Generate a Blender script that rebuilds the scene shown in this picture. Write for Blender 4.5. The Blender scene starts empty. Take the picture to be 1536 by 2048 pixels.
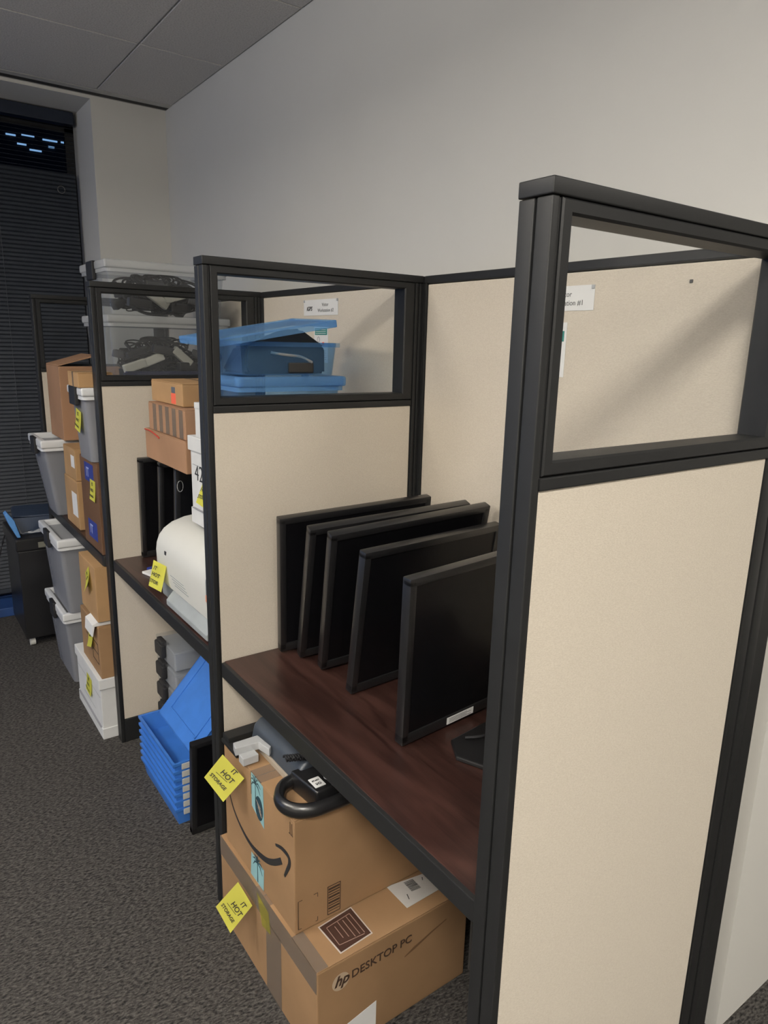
import bpy, bmesh, math, random
from mathutils import Vector, Matrix
random.seed(7)
SC = bpy.context.scene
COL = SC.collection

# ------------------------------------------------------------------ camera
def cam_axes(yaw, pitch, roll):
    f = Vector((math.sin(yaw)*math.cos(pitch), math.cos(yaw)*math.cos(pitch), math.sin(pitch)))
    r = f.cross(Vector((0, 0, 1))).normalized()
    u = r.cross(f)
    return f, r*math.cos(roll)+u*math.sin(roll), -r*math.sin(roll)+u*math.cos(roll)
CF, CR, CU = cam_axes(0.6243766, -0.2367549, 0.0245563)
CP = Vector((-0.605998, -0.548740, 1.523137))
cd = bpy.data.cameras.new('camera')
cam = bpy.data.objects.new('camera', cd); COL.objects.link(cam)
cd.sensor_fit = 'HORIZONTAL'; cd.sensor_width = 36.0
cd.lens = 36.0*1398.55/1536.0
cd.clip_start = 0.02; cd.clip_end = 200
M = Matrix((CR, CU, -CF)).transposed().to_4x4(); M.translation = CP
cam.matrix_world = M
SC.camera = cam

# ------------------------------------------------------------------ view, world, lights
SC.view_settings.view_transform = 'Standard'
SC.view_settings.look = 'None'
SC.view_settings.gamma = 1.0
SC.view_settings.use_curve_mapping = False
SC.view_settings.exposure = 0.12
w = bpy.data.worlds.new('night_sky'); SC.world = w; w.use_nodes = True
w.node_tree.nodes['Background'].inputs[0].default_value = (0.05, 0.09, 0.2, 1)
w.node_tree.nodes['Background'].inputs[1].default_value = 0.3
SC.cycles.max_bounces = 10; SC.cycles.transparent_max_bounces = 24
SC.cycles.sample_clamp_indirect = 6.0

CEIL = 2.68
def area(name, loc, sx, sy, power, color, rot=(0, 0, 0)):
    l = bpy.data.lights.new(name, 'AREA'); l.shape = 'RECTANGLE'; l.size = sx; l.size_y = sy
    l.energy = power; l.color = color
    o = bpy.data.objects.new(name, l); o.location = loc; o.rotation_euler = rot
    COL.objects.link(o); return o
LIGHT_SPOTS = [(-1.25, -1.15, 66.0), (-3.3, -1.15, 40.0), (-2.0, 1.5, 32.0), (1.5, -1.6, 26.0), (-1.25, -3.4, 34.0)]  # the aisle one near the window is added to brighten the far bays
for (lx, ly, pw) in LIGHT_SPOTS:
    area('ceiling_troffer_light', (lx, ly, CEIL-0.012), 0.46, 0.46, pw, (1.0, 0.945, 0.86))
# upward fill lamps added to brighten the ceiling, in made-up pendant fixtures
ADDED_PENDANTS = [(-1.9, 0.7, 2.32), (-1.6, -2.4, 2.32)]
for (lx, ly, lz) in ADDED_PENDANTS:
    area('added_uplight', (lx, ly, lz), 0.14, 1.3, 100.0, (1.0, 0.95, 0.87), (math.pi, 0, 0))
# blue dusk through the uncovered part of the window, left of the blind
area('dusk_window_light', (-2.6, 3.80, 1.35), 3.4, 2.3, 10.0, (0.42, 0.6, 1.0), (math.radians(-90), 0, 0))
area('added_blue_side_light', (-4.86, 2.9, 1.45), 1.9, 1.5, 13.0, (0.40, 0.56, 1.0), (0, math.radians(-90), 0))  # added blue lamp that tints the window reveal from the left

# ------------------------------------------------------------------ materials
MATS = {}
def newmat(name):
    m = bpy.data.materials.new(name); m.use_nodes = True
    nt = m.node_tree; b = nt.nodes['Principled BSDF']
    return m, nt, b
def setp(b, **k):
    for a, v in k.items():
        n = {'color': 'Base Color', 'rough': 'Roughness', 'metal': 'Metallic', 'spec': 'Specular IOR Level',
             'alpha': 'Alpha', 'coat': 'Coat Weight', 'sheen': 'Sheen Weight'}[a]
        if a == 'color': v = (*v, 1)
        b.inputs[n].default_value = v
def noise_bump(nt, b, scale, strength, dist=0.001, detail=3, stretch=(1, 1, 1)):
    tc = nt.nodes.new('ShaderNodeTexCoord'); mp = nt.nodes.new('ShaderNodeMapping')
    mp.inputs['Scale'].default_value = stretch
    n = nt.nodes.new('ShaderNodeTexNoise'); n.inputs['Scale'].default_value = scale; n.inputs['Detail'].default_value = detail
    bp = nt.nodes.new('ShaderNodeBump'); bp.inputs['Strength'].default_value = strength; bp.inputs['Distance'].default_value = dist
    nt.links.new(tc.outputs['Object'], mp.inputs[0]); nt.links.new(mp.outputs[0], n.inputs['Vector'])
    nt.links.new(n.outputs['Fac'], bp.inputs['Height']); nt.links.new(bp.outputs[0], b.inputs['Normal'])
    return mp, n
def vary(nt, b, src, c1, c2, lo=0.35, hi=0.65):
    cr = nt.nodes.new('ShaderNodeValToRGB')
    cr.color_ramp.elements[0].position = lo; cr.color_ramp.elements[0].color = (*c1, 1)
    cr.color_ramp.elements[1].position = hi; cr.color_ramp.elements[1].color = (*c2, 1)
    nt.links.new(src, cr.inputs[0]); nt.links.new(cr.outputs[0], b.inputs['Base Color'])
def plain(name, color, rough=0.5, metal=0.0, spec=0.5, bump=None, mottle=0.06, mscale=14):
    if name in MATS: return MATS[name]
    m, nt, b = newmat(name); setp(b, color=color, rough=rough, metal=metal, spec=spec)
    if bump: noise_bump(nt, b, bump[0], bump[1])
    tc = nt.nodes.new('ShaderNodeTexCoord')
    n = nt.nodes.new('ShaderNodeTexNoise'); n.inputs['Scale'].default_value = mscale; n.inputs['Detail'].default_value = 4
    nt.links.new(tc.outputs['Object'], n.inputs['Vector'])
    c1 = tuple(c*(1-mottle) for c in color); c2 = tuple(min(1, c*(1+mottle)) for c in color)
    vary(nt, b, n.outputs['Fac'], c1, c2)
    MATS[name] = m; return m
def clear_mat(name, tint, haze, haze_color, gloss=0.12, shine=0.25):
    """thin clear sheet: lets light straight through, with a little milky plastic and a little shine"""
    if name in MATS: return MATS[name]
    m = bpy.data.materials.new(name); m.use_nodes = True; nt = m.node_tree
    for n in list(nt.nodes): nt.nodes.remove(n)
    out = nt.nodes.new('ShaderNodeOutputMaterial')
    tr = nt.nodes.new('ShaderNodeBsdfTransparent'); tr.inputs[0].default_value = (*tint, 1)
    df = nt.nodes.new('ShaderNodeBsdfDiffuse'); df.inputs[0].default_value = (*haze_color, 1)
    gl = nt.nodes.new('ShaderNodeBsdfGlossy'); gl.inputs['Roughness'].default_value = gloss
    lw = nt.nodes.new('ShaderNodeLayerWeight'); lw.inputs['Blend'].default_value = 0.2
    m1 = nt.nodes.new('ShaderNodeMixShader'); m1.inputs[0].default_value = haze
    m2 = nt.nodes.new('ShaderNodeMixShader')
    mul = nt.nodes.new('ShaderNodeMath'); mul.operation = 'MULTIPLY'; mul.inputs[1].default_value = shine
    nt.links.new(tr.outputs[0], m1.inputs[1]); nt.links.new(df.outputs[0], m1.inputs[2])
    nt.links.new(lw.outputs['Fresnel'], mul.inputs[0]); nt.links.new(mul.outputs[0], m2.inputs[0])
    nt.links.new(m1.outputs[0], m2.inputs[1]); nt.links.new(gl.outputs[0], m2.inputs[2])
    nt.links.new(m2.outputs[0], out.inputs[0])
    MATS[name] = m; return m

frame_m = plain('charcoal_frame', (0.0155, 0.016, 0.0165), 0.46, 0.0, 0.32, (500, 0.06))
wall_m = plain('painted_wall', (0.655, 0.645, 0.61), 0.75, 0, 0.3, (220, 0.12), 0.012, 3)
black_m = plain('black_plastic', (0.011, 0.011, 0.012), 0.30, 0, 0.75, (600, 0.1))
screen_m = plain('screen_black', (0.004, 0.004, 0.005), 0.28, 0, 0.35)
black_soft = plain('soft_black', (0.014, 0.014, 0.016), 0.6, 0, 0.4)
slate_m = plain('slate_plastic', (0.045, 0.055, 0.07), 0.42, 0, 0.5, (400, 0.1))
silver_m = plain('silver_plastic', (0.42, 0.43, 0.44), 0.42, 0.0, 0.5)
beigeplastic_m = plain('beige_plastic', (0.36, 0.31, 0.25), 0.5)
white_m = plain('white_paper', (0.74, 0.74, 0.73), 0.7, 0, 0.3, None, 0.02)
whitecard_m = plain('white_cardboard', (0.66, 0.665, 0.66), 0.72, 0, 0.3, (120, 0.08), 0.03)
whiteplastic_m = plain('white_plastic', (0.66, 0.67, 0.68), 0.38, 0, 0.5, None, 0.02)
printer_m = plain('printer_shell', (0.66, 0.66, 0.62), 0.42, 0, 0.5, None, 0.01)
printergrey_m = plain('printer_grey', (0.30, 0.325, 0.335), 0.5)
yellow_m = plain('sticky_yellow', (0.84, 0.82, 0.16), 0.7, 0, 0.2, None, 0.03)
ink_m = plain('dark_ink', (0.02, 0.02, 0.022), 0.6)
brownink_m = plain('brown_ink', (0.052, 0.028, 0.016), 0.65)
blueink_m = plain('blue_ink', (0.02, 0.035, 0.22), 0.6)
red_m = plain('red_fabric', (0.33, 0.03, 0.045), 0.6)
orange_m = plain('orange_ink', (0.85, 0.14, 0.07), 0.5)
teal_m = plain('pale_blue_tape', (0.26, 0.47, 0.50), 0.5)
green_m = plain('green_print', (0.03, 0.22, 0.19), 0.6)
blueplastic_m = plain('blue_plastic', (0.045, 0.175, 0.56), 0.36, 0, 0.5)
bluewall_m = plain('blue_strip', (0.02, 0.06, 0.2), 0.5)
blind_m = plain('blind_slat', (0.028, 0.034, 0.046), 0.5, 0.0, 0.5)
darkblue_m = plain('navy_fabric', (0.012, 0.016, 0.06), 0.7)
greyitem_m = plain('grey_item', (0.10, 0.115, 0.14), 0.6)
bag_m = plain('bin_liner', (0.03, 0.045, 0.08), 0.3, 0, 0.6, (30, 0.5))
caster_m = plain('caster_white', (0.6, 0.6, 0.57), 0.5)
metal_m = plain('bright_metal', (0.6, 0.6, 0.6), 0.25, 1.0)
tape_m = clear_mat('packing_tape', (0.80, 0.74, 0.66), 0.28, (0.42, 0.36, 0.30), 0.25)
glass_m = clear_mat('glass', (0.993, 0.996, 0.993), 0.004, (0.5, 0.5, 0.5), 0.02, 0.07)
clearbin_m = clear_mat('clear_plastic', (0.95, 0.96, 0.97), 0.055, (0.74, 0.75, 0.77), 0.15, 0.18)
frost_m = clear_mat('frosted_plastic', (0.86, 0.88, 0.90), 0.34, (0.62, 0.64, 0.67), 0.25)
greyclear_m = clear_mat('grey_clear_plastic', (0.70, 0.72, 0.76), 0.42, (0.42, 0.43, 0.46), 0.25)
blueclear_m = clear_mat('blue_clear_plastic', (0.80, 0.91, 0.99), 0.09, (0.22, 0.45, 0.78), 0.15)
clearrim_m = clear_mat('clear_rim', (0.9, 0.91, 0.92), 0.38, (0.70, 0.71, 0.72), 0.15)
lidpanel_m = clear_mat('white_lid_panel', (0.7, 0.72, 0.75), 0.6, (0.55, 0.56, 0.58), 0.25)
bluelid_m = clear_mat('blue_lid_plastic', (0.66, 0.83, 0.98), 0.30, (0.24, 0.48, 0.80), 0.15)
nightglass_m = clear_mat('night_glass', (0.5, 0.55, 0.65), 0.02, (0.05, 0.06, 0.08), 0.02)

def m_fabric():
    m, nt, b = newmat('panel_fabric'); setp(b, rough=0.9, spec=0.15, sheen=0.15)
    mp, n = noise_bump(nt, b, 260, 0.35, 0.0012, 4, (1, 1, 3.5))
    vary(nt, b, n.outputs['Fac'], (0.565, 0.505, 0.42), (0.635, 0.575, 0.485))
    return m
fabric_m = m_fabric()
def m_cardboard(name, c):
    m, nt, b = newmat(name); setp(b, rough=0.82, spec=0.2)
    mp, n = noise_bump(nt, b, 60, 0.18, 0.001, 6, (1, 1, 1))
    n2 = nt.nodes.new('ShaderNodeTexNoise'); n2.inputs['Scale'].default_value = 5; n2.inputs['Detail'].default_value = 8
    tc = nt.nodes.new('ShaderNodeTexCoord'); nt.links.new(tc.outputs['Object'], n2.inputs['Vector'])
    vary(nt, b, n2.outputs['Fac'], tuple(x*0.86 for x in c), tuple(x*1.1 for x in c), 0.3, 0.7)
    return m
card_m = m_cardboard('cardboard', (0.300, 0.182, 0.095))
card2_m = m_cardboard('cardboard_pale', (0.40, 0.245, 0.12))
card3_m = m_cardboard('cardboard_pinkish', (0.34, 0.195, 0.115))
darkcard_m = m_cardboard('cardboard_dark', (0.13, 0.070, 0.040))
def m_wood():
    m, nt, b = newmat('mahogany_laminate'); setp(b, rough=0.33, spec=0.45)
    tc = nt.nodes.new('ShaderNodeTexCoord'); mp = nt.nodes.new('ShaderNodeMapping')
    mp.inputs['Scale'].default_value = (9, 1.1, 9)
    n = nt.nodes.new('ShaderNodeTexNoise'); n.inputs['Scale'].default_value = 2.2; n.inputs['Detail'].default_value = 9; n.inputs['Distortion'].default_value = 1.4
    mp2 = nt.nodes.new('ShaderNodeMapping'); mp2.inputs['Scale'].default_value = (160, 6, 100)
    n2 = nt.nodes.new('ShaderNodeTexNoise'); n2.inputs['Scale'].default_value = 2; n2.inputs['Detail'].default_value = 3
    mx = nt.nodes.new('ShaderNodeMath'); mx.operation = 'MULTIPLY_ADD'; mx.inputs[1].default_value = 0.35
    nt.links.new(tc.outputs['Object'], mp.inputs[0]); nt.links.new(mp.outputs[0], n.inputs['Vector'])
    nt.links.new(tc.outputs['Object'], mp2.inputs[0]); nt.links.new(mp2.outputs[0], n2.inputs['Vector'])
    nt.links.new(n2.outputs['Fac'], mx.inputs[0]); nt.links.new(n.outputs['Fac'], mx.inputs[2])
    vary(nt, b, mx.outputs[0], (0.021, 0.009, 0.0075), (0.054, 0.0245, 0.0195), 0.5, 0.85)
    return m
wood_m = m_wood()
def m_carpet():
    m, nt, b = newmat('ribbed_carpet'); setp(b, rough=0.95, spec=0.1)
    tc = nt.nodes.new('ShaderNodeTexCoord'); mp = nt.nodes.new('ShaderNodeMapping')
    mp.inputs['Rotation'].default_value = (0, 0, math.radians(33)); mp.inputs['Scale'].default_value = (85, 190, 1)
    v = nt.nodes.new('ShaderNodeTexNoise'); v.inputs['Scale'].default_value = 1.0; v.inputs['Detail'].default_value = 2.5; v.inputs['Distortion'].default_value = 0.3
    bp = nt.nodes.new('ShaderNodeBump'); bp.inputs['Strength'].default_value = 1.0; bp.inputs['Distance'].default_value = 0.006
    nt.links.new(tc.outputs['Object'], mp.inputs[0]); nt.links.new(mp.outputs[0], v.inputs['Vector'])
    nt.links.new(v.outputs['Fac'], bp.inputs['Height']); nt.links.new(bp.outputs[0], b.inputs['Normal'])
    vary(nt, b, v.outputs['Fac'], (0.022, 0.021, 0.0205), (0.105, 0.098, 0.091), 0.33, 0.70)
    return m
carpet_m = m_carpet()
def m_tile():
    m, nt, b = newmat('mineral_ceiling_tile'); setp(b, rough=0.95, spec=0.1)
    mp, n = noise_bump(nt, b, 150, 0.5, 0.002, 5)
    vary(nt, b, n.outputs['Fac'], (0.52, 0.505, 0.48), (0.66, 0.64, 0.61), 0.3, 0.55)
    return m
tile_m = m_tile()

# ------------------------------------------------------------------ mesh helpers
class MB:
    def __init__(s): s.bm = bmesh.new()
    def _merge(s, b, mat=None):
        me = bpy.data.meshes.new('t'); b.to_mesh(me); b.free()
        if mat is not None: me.transform(mat)
        s.bm.from_mesh(me); bpy.data.meshes.remove(me)
    def box(s, x0, y0, z0, x1, y1, z1, bev=0.0, seg=2, mat=None, top=None):
        """top=(dx, dy) widens the upper end on every side"""
        b = bmesh.new(); bmesh.ops.create_cube(b, size=1)
        for v in b.verts:
            hi = v.co.z > 0
            px = x1 if v.co.x > 0 else x0; py = y1 if v.co.y > 0 else y0
            if top and hi:
                px += top[0] if v.co.x > 0 else -top[0]; py += top[1] if v.co.y > 0 else -top[1]
            v.co = Vector((px, py, z1 if hi else z0))
        if bev > 0: bmesh.ops.bevel(b, geom=b.edges[:], offset=bev, segments=seg, affect='EDGES', profile=0.6)
        s._merge(b, mat); return s
    def prism(s, pts, d0, d1, axis='y', bev=0.0, mat=None, seg=2):
        """polygon pts in the two other axes, extruded d0..d1 along axis"""
        b = bmesh.new()
        def P(p, d):
            return {'x': (d, p[0], p[1]), 'y': (p[0], d, p[1]), 'z': (p[0], p[1], d)}[axis]
        lo = [b.verts.new(P(p, d0)) for p in pts]; hi = [b.verts.new(P(p, d1)) for p in pts]
        b.faces.new(lo); b.faces.new(hi[::-1])
        n = len(pts)
        for i in range(n): b.faces.new((lo[i], hi[i], hi[(i+1) % n], lo[(i+1) % n]))
        bmesh.ops.recalc_face_normals(b, faces=b.faces[:])
        if bev > 0:
            es = [e for e in b.edges if len(e.link_faces) == 2 and e.calc_face_angle() > 0.5]
            bmesh.ops.bevel(b, geom=es, offset=bev, segments=seg, affect='EDGES', profile=0.6)
        s._merge(b, mat); return s
    def tube(s, pts, r, n=10, mat=None, closed=False, flat=1.0):
        b = bmesh.new(); pts = [Vector(p) for p in pts]; rings = []
        N = len(pts)
        for i, p in enumerate(pts):
            a = pts[i-1] if (i > 0 or closed) else p
            c = pts[(i+1) % N] if (i < N-1 or closed) else p
            t = (c-a).normalized(); ref = Vector((0, 0, 1)) if abs(t.z) < 0.95 else Vector((1, 0, 0))
            u = t.cross(ref).normalized(); v = u.cross(t).normalized()
            rr = r[i] if isinstance(r, (list, tuple)) else r
            rings.append([b.verts.new(p+u*math.cos(2*math.pi*k/n)*rr+v*math.sin(2*math.pi*k/n)*rr*flat) for k in range(n)])
        for i in range(N if closed else N-1):
            A, B = rings[i], rings[(i+1) % N]
            for k in range(n): b.faces.new((A[k], A[(k+1) % n], B[(k+1) % n], B[k]))
        if not closed: b.faces.new(rings[0][::-1]); b.faces.new(rings[-1])
        bmesh.ops.recalc_face_normals(b, faces=b.faces[:])
        s._merge(b, mat); return s
    def poly(s, pts, th=0.0004, nrm=None):
        """thin slab from a planar outline"""
        pts = [Vector(p) for p in pts]
        if nrm is None: nrm = (pts[1]-pts[0]).cross(pts[2]-pts[0]).normalized()
        nrm = Vector(nrm); b = bmesh.new()
        lo = [b.verts.new(p) for p in pts]; hi = [b.verts.new(p+nrm*th) for p in pts]
        b.faces.new(lo); b.faces.new(hi[::-1]); n = len(pts)
        for i in range(n): b.faces.new((lo[i], hi[i], hi[(i+1) % n], lo[(i+1) % n]))
        bmesh.ops.recalc_face_normals(b, faces=b.faces[:])
        s._merge(b); return s
    def text(s, string, size, origin, right, up, th=0.0003, bold=0.0, align='LEFT', shear=0.0):
        cu = bpy.data.curves.new('t', 'FONT'); cu.body = string; cu.size = size; cu.offset = bold
        cu.align_x = align; cu.shear = shear; cu.extrude = th; cu.resolution_u = 3
        o = bpy.data.objects.new('t', cu); COL.objects.link(o)
        dg = bpy.context.evaluated_depsgraph_get(); me = bpy.data.meshes.new_from_object(o.evaluated_get(dg))
        bpy.data.objects.remove(o); bpy.data.curves.remove(cu)
        R = Vector(right).normalized(); U = Vector(up).normalized(); N = R.cross(U)
        mt = Matrix((R, U, N)).transposed().to_4x4(); mt.translation = Vector(origin)
        me.transform(mt); s.bm.from_mesh(me); bpy.data.meshes.remove(me); return s
    def build(s, name, mat, parent=None, smooth=False, mw=None):
        me = bpy.data.meshes.new(name); s.bm.to_mesh(me); s.bm.free()
        me.materials.append(mat)
        if smooth:
            for p in me.polygons: p.use_smooth = True
            try: me.set_sharp_from_angle(angle=math.radians(38))
            except Exception: pass
        o = bpy.data.objects.new(name, me); COL.objects.link(o)
        if parent: o.parent = parent
        if mw is not None: o.matrix_world = mw
        return o
def ribbon(pts, widths, nrm, th=0.0004):
    """a marker stroke lying in a plane: list of quads as MB.poly outline"""
    pts = [Vector(p) for p in pts]; nrm = Vector(nrm).normalized(); L = []; R_ = []
    for i, p in enumerate(pts):
        t = (pts[min(i+1, len(pts)-1)]-pts[max(i-1, 0)]).normalized(); n = nrm.cross(t)
        L.append(p+n*widths[i]/2); R_.append(p-n*widths[i]/2)
    return L, R_
def stroke(mb, pts, wds, nrm, th=0.0004):
    if not isinstance(wds, (list, tuple)): wds = [wds]*len(pts)
    L, R_ = ribbon(pts, wds, nrm)
    for i in range(len(L)-1):
        mb.poly([L[i], L[i+1], R_[i+1], R_[i]], th, Vector(nrm).normalized())
    return mb
def smooth_path(pts, n=8):
    pts = [Vector(p) for p in pts]; out = []
    P = [pts[0]]+pts+[pts[-1]]
    for i in range(1, len(P)-2):
        for k in range(n):
            t = k/n; a, b, c, d = P[i-1], P[i], P[i+1], P[i+2]
            out.append(0.5*((2*b)+(c-a)*t+(2*a-5*b+4*c-d)*t*t+(3*b-a-3*c+d)*t**3))
    out.append(pts[-1]); return out
def thing(name, label, cat, loc=(0, 0, 0), rot=None, group=None):
    o = bpy.data.objects.new(name, None); COL.objects.link(o); o.empty_display_size = 0.05
    o.location = loc
    if rot is not None:
        mt = rot.to_4x4(); mt.translation = Vector(loc); o.matrix_world = mt
    o['label'] = label; o['category'] = cat
    if group: o['group'] = group
    return o
def tag(o, label, cat, group=None, kind=None):
    o['label'] = label; o['category'] = cat
    if group: o['group'] = group
    if kind: o['kind'] = kind
    return o
def struct(o): o['kind'] = 'structure'; return o
def copy_tree(o, parent=None):
    c = o.copy(); COL.objects.link(c)
    if parent: c.parent = parent
    for ch in [q for q in bpy.data.objects if q.parent == o]: copy_tree(ch, c)
    return c
def rotz(a): return Matrix.Rotation(a, 3, 'Z')
X_, Y_, Z_ = Vector((1, 0, 0)), Vector((0, 1, 0)), Vector((0, 0, 1))

# ------------------------------------------------------------------ the room
WX, WFY, BLY = 0.79, 3.44, 3.75
struct(MB().box(-5.2, -4.6, -0.06, 3.4, 4.1, 0.0).build('floor', carpet_m))
struct(MB().box(WX, 0.045, 0, WX+0.12, WFY+0.5, CEIL+0.05).build('wall_right', wall_m))
struct(MB().box(WX, 0.035, 0, 3.3, 0.045, CEIL+0.05).box(WX+0.12, 0.045, 0, 3.3, 0.15, CEIL+0.05).build('wall_return', wall_m))
struct(MB().box(0.415, WFY, 0, WX, WFY+0.42, CEIL+0.05).build('wall_far', wall_m))
struct(MB().box(-5.0, -4.5, 0, -4.9, 4.0, CEIL+0.05).build('wall_left', wall_m))
struct(MB().box(-5.0, -4.5, 0, 3.3, -4.4, CEIL+0.05).build('wall_behind', wall_m))
struct(MB().box(3.2, -4.4, 0, 3.3, 0.035, CEIL+0.05).build('wall_end', wall_m))
# head of the window recess
struct(MB().box(-5.0, WFY, 2.665, 0.415, 3.95, CEIL+0.05).build('wall_window_head', wall_m))
# ceiling: tiles with a shadow gap between them, a black linear slot by the window
tl = MB()
xs = [WX+0.6-0.0, WX, 0.42, -0.28, -0.98, -1.68, -2.38, -3.08, -3.78, -4.48, -5.0]
xs = [3.3, 2.6, 1.9, 1.2]+[WX, 0.42, -0.28, -0.98, -1.68, -2.38, -3.08, -3.78, -4.48, -5.0]
ys = [3.335, 2.655, 1.965, 1.275, 0.585, -0.105, -0.795, -1.485, -2.175, -2.865, -3.555, -4.245, -4.5]
for i in range(len(xs)-1):
    for j in range(len(ys)-1):
        if xs[i] > WX+0.01 and ys[j] > 0.05 and ys[j+1] > 0.03: continue
        tl.box(xs[i+1]+0.003, ys[j+1]+0.003, CEIL, xs[i]-0.003, ys[j]-0.003, CEIL+0.02, 0.0025, 1)
tl.box(-5, -4.5, CEIL+0.006, 3.3, 3.36, CEIL+0.03)
struct(tl.build('ceiling', tile_m))
struct(MB().box(-5, 3.338, CEIL-0.001, WX, 3.385, CEIL+0.02).box(-5, 3.425, CEIL-0.001, WX, WFY+0.002, CEIL+0.02).build('trim_1', plain('slot_trim', (0.5, 0.49, 0.46), 0.6)))
struct(MB().box(-5, 3.384, CEIL-0.0012, WX, 3.4265, CEIL+0.05).build('trim_2', black_soft))
# window: frame, dark glass
wn = struct(MB().box(-0.75, 3.83, 0.05, 0.415, 3.86, 0.13).box(-0.75, 3.83, 2.58, 0.415, 3.86, 2.665).box(0.37, 3.83, 0.05, 0.415, 3.86, 2.665).box(-0.75, 3.83, 0.05, -0.70, 3.86, 2.665).build('window_1', black_soft))
MB().box(-0.70, 3.842, 0.13, 0.37, 3.848, 2.58).build('pane', nightglass_m, wn)
wn2 = struct(MB().box(-4.9, 3.83, 0.05, -0.75, 3.86, 0.13).box(-4.9, 3.83, 2.58, -0.75, 3.86, 2.665).box(-3.0, 3.83, 0.05, -2.95, 3.86, 2.665).build('window_2', black_soft))
MB().box(-4.9, 3.842, 0.13, -0.75, 3.848, 2.58).build('pane', nightglass_m, wn2)
struct(MB().box(-4.9, 3.80, 0.0, 0.415, 3.92, 0.055).box(-4.9, 3.60, 0.0, 0.415, 3.80, 0.05, 0.004).build('baseboard_far', bluewall_m))
LIGHT_WHERE = {(-1.25, -1.15): 'behind the camera, nearest the desks', (-3.3, -1.15): 'at the left of the office', (-2.0, 1.5): 'added over the aisle to brighten the far bays', (1.5, -1.6): 'behind the nearest wing, at the right', (-1.25, -3.4): 'at the rear wall of the office'}
wn3 = struct(MB().box(-4.90, 2.10, 0.45, -4.87, 3.70, 0.50).box(-4.90, 2.10, 2.40, -4.87, 3.70, 2.45).box(-4.90, 2.10, 0.50, -4.87, 2.15, 2.40).box(-4.90, 3.65, 0.50, -4.87, 3.70, 2.40).build('added_side_window', black_soft))  # unseen window added to go with the blue side lamp
MB().box(-4.885, 2.15, 0.50, -4.88, 3.65, 2.40).build('pane', nightglass_m, wn3)
# office lights of the room, then the added pendants (fixtures around the lamps)
for (lx, ly, pw) in LIGHT_SPOTS:
    f = thing('ceiling_light', 'square recessed ceiling light '+LIGHT_WHERE[(lx, ly)], 'light', (lx, ly, CEIL-0.006))
    MB().box(-.305, -.305, -.004, .305, -.285, .004).box(-.305, .285, -.004, .305, .305, .004).box(-.305, -.285, -.004, -.285, .285, .004).box(.285, -.285, -.004, .305, .285, .004).build('frame', whiteplastic_m, f)

for k_, (lx, ly, lz) in enumerate(ADDED_PENDANTS):  # made-up fixtures around the added uplights, out of view
    f = thing('added_pendant', 'added unseen white pendant holding a fill uplight %s' % ('over the aisle left of the desks' if k_ == 0 else 'at the rear of the office behind the camera'), 'light', (lx, ly, lz))
    MB().box(-.09, -.68, -.06, .09, .68, -.004, 0.006).build('housing', whiteplastic_m, f)
    for sy in (-.5, .5): MB().tube([(0, sy, -0.004), (0, sy, CEIL-lz)], 0.003, 6).build('suspension_wire', metal_m, f)

# ------------------------------------------------------------------ blinds
bl = thing('venetian_blind', 'dark venetian blind drawn down over the tall far window', 'blind', (0, BLY, 0))
sl = MB(); z = 2.585; k = 0
while z > 0.12:
    t = 0.25 if z > 2.36 else 1.12
    mt = Matrix.Translation((-0.155, 0, z)) @ Matrix.Rotation(t, 4, 'X')
    sl.prism([(-0.0125, -0.0006), (0, 0.0016), (0.0125, -0.0006), (0.0125, 0.0), (0, 0.0022), (-0.0125, 0.0)], -0.545, 0.545, 'x', 0, mt)
    z -= 0.021
sl.build('slats', blind_m, bl)
MB().box(-0.70, -0.03, 2.60, 0.395, 0.03, 2.66, 0.003).build('headrail', plain('navy_rail', (0.012, 0.018, 0.035), 0.4), bl)
MB().box(-0.70, -0.012, 0.09, 0.395, 0.012, 0.115, 0.003).build('bottom_rail', blind_m, bl)
MB().tube([(0.0, -0.02, 2.6), (0.002, -0.022, 1.6), (0.0, -0.02, 0.5)], 0.0012, 6).tube([(-0.45, -0.02, 2.6), (-0.45, -0.02, 0.15)], 0.0012, 6).build('lift_cord', plain('cord_grey', (0.06, 0.065, 0.075), 0.6), bl)
MB().tube([(0.31+0.018*math.cos(a), -0.024, 2.275+0.018*math.sin(a)) for a in [i*math.pi/8 for i in range(16)]], 0.0022, 6, closed=True).build('pull_ring', plain('ring_grey', (0.12, 0.12, 0.12), 0.4), bl)

# added dark sheet with glowing strips that make the glints between the top slats
ob = thing('glint_backdrop', 'dark building added outside the window, with glowing strips for glints', 'backdrop', (-3.0, 30, -2))
MB().box(-22, 0, -3, 26, 3, 27).build('dark_sheet', plain('backdrop_dark', (0.012, 0.014, 0.02), 0.7), ob)
lm, nt, b = newmat('glint_strip'); setp(b, color=(0.1, 0.1, 0.1)); b.inputs['Emission Color'].default_value = (0.5, 0.8, 1, 1); b.inputs['Emission Strength'].default_value = 1.5
for (px, pz, pw) in [(7.2, 10.50, .32), (7.72, 10.565, .42), (8.42, 10.52, .5), (9.05, 10.53, .62), (7.55, 10.24, .3), (7.95, 10.10, .4), (9.3, 10.27, .35), (8.6, 10.30, .2)]:
    MB().box(px, -0.05, pz, px+pw, 0.0, pz+0.05).build('glint_strip', lm, ob)

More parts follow.
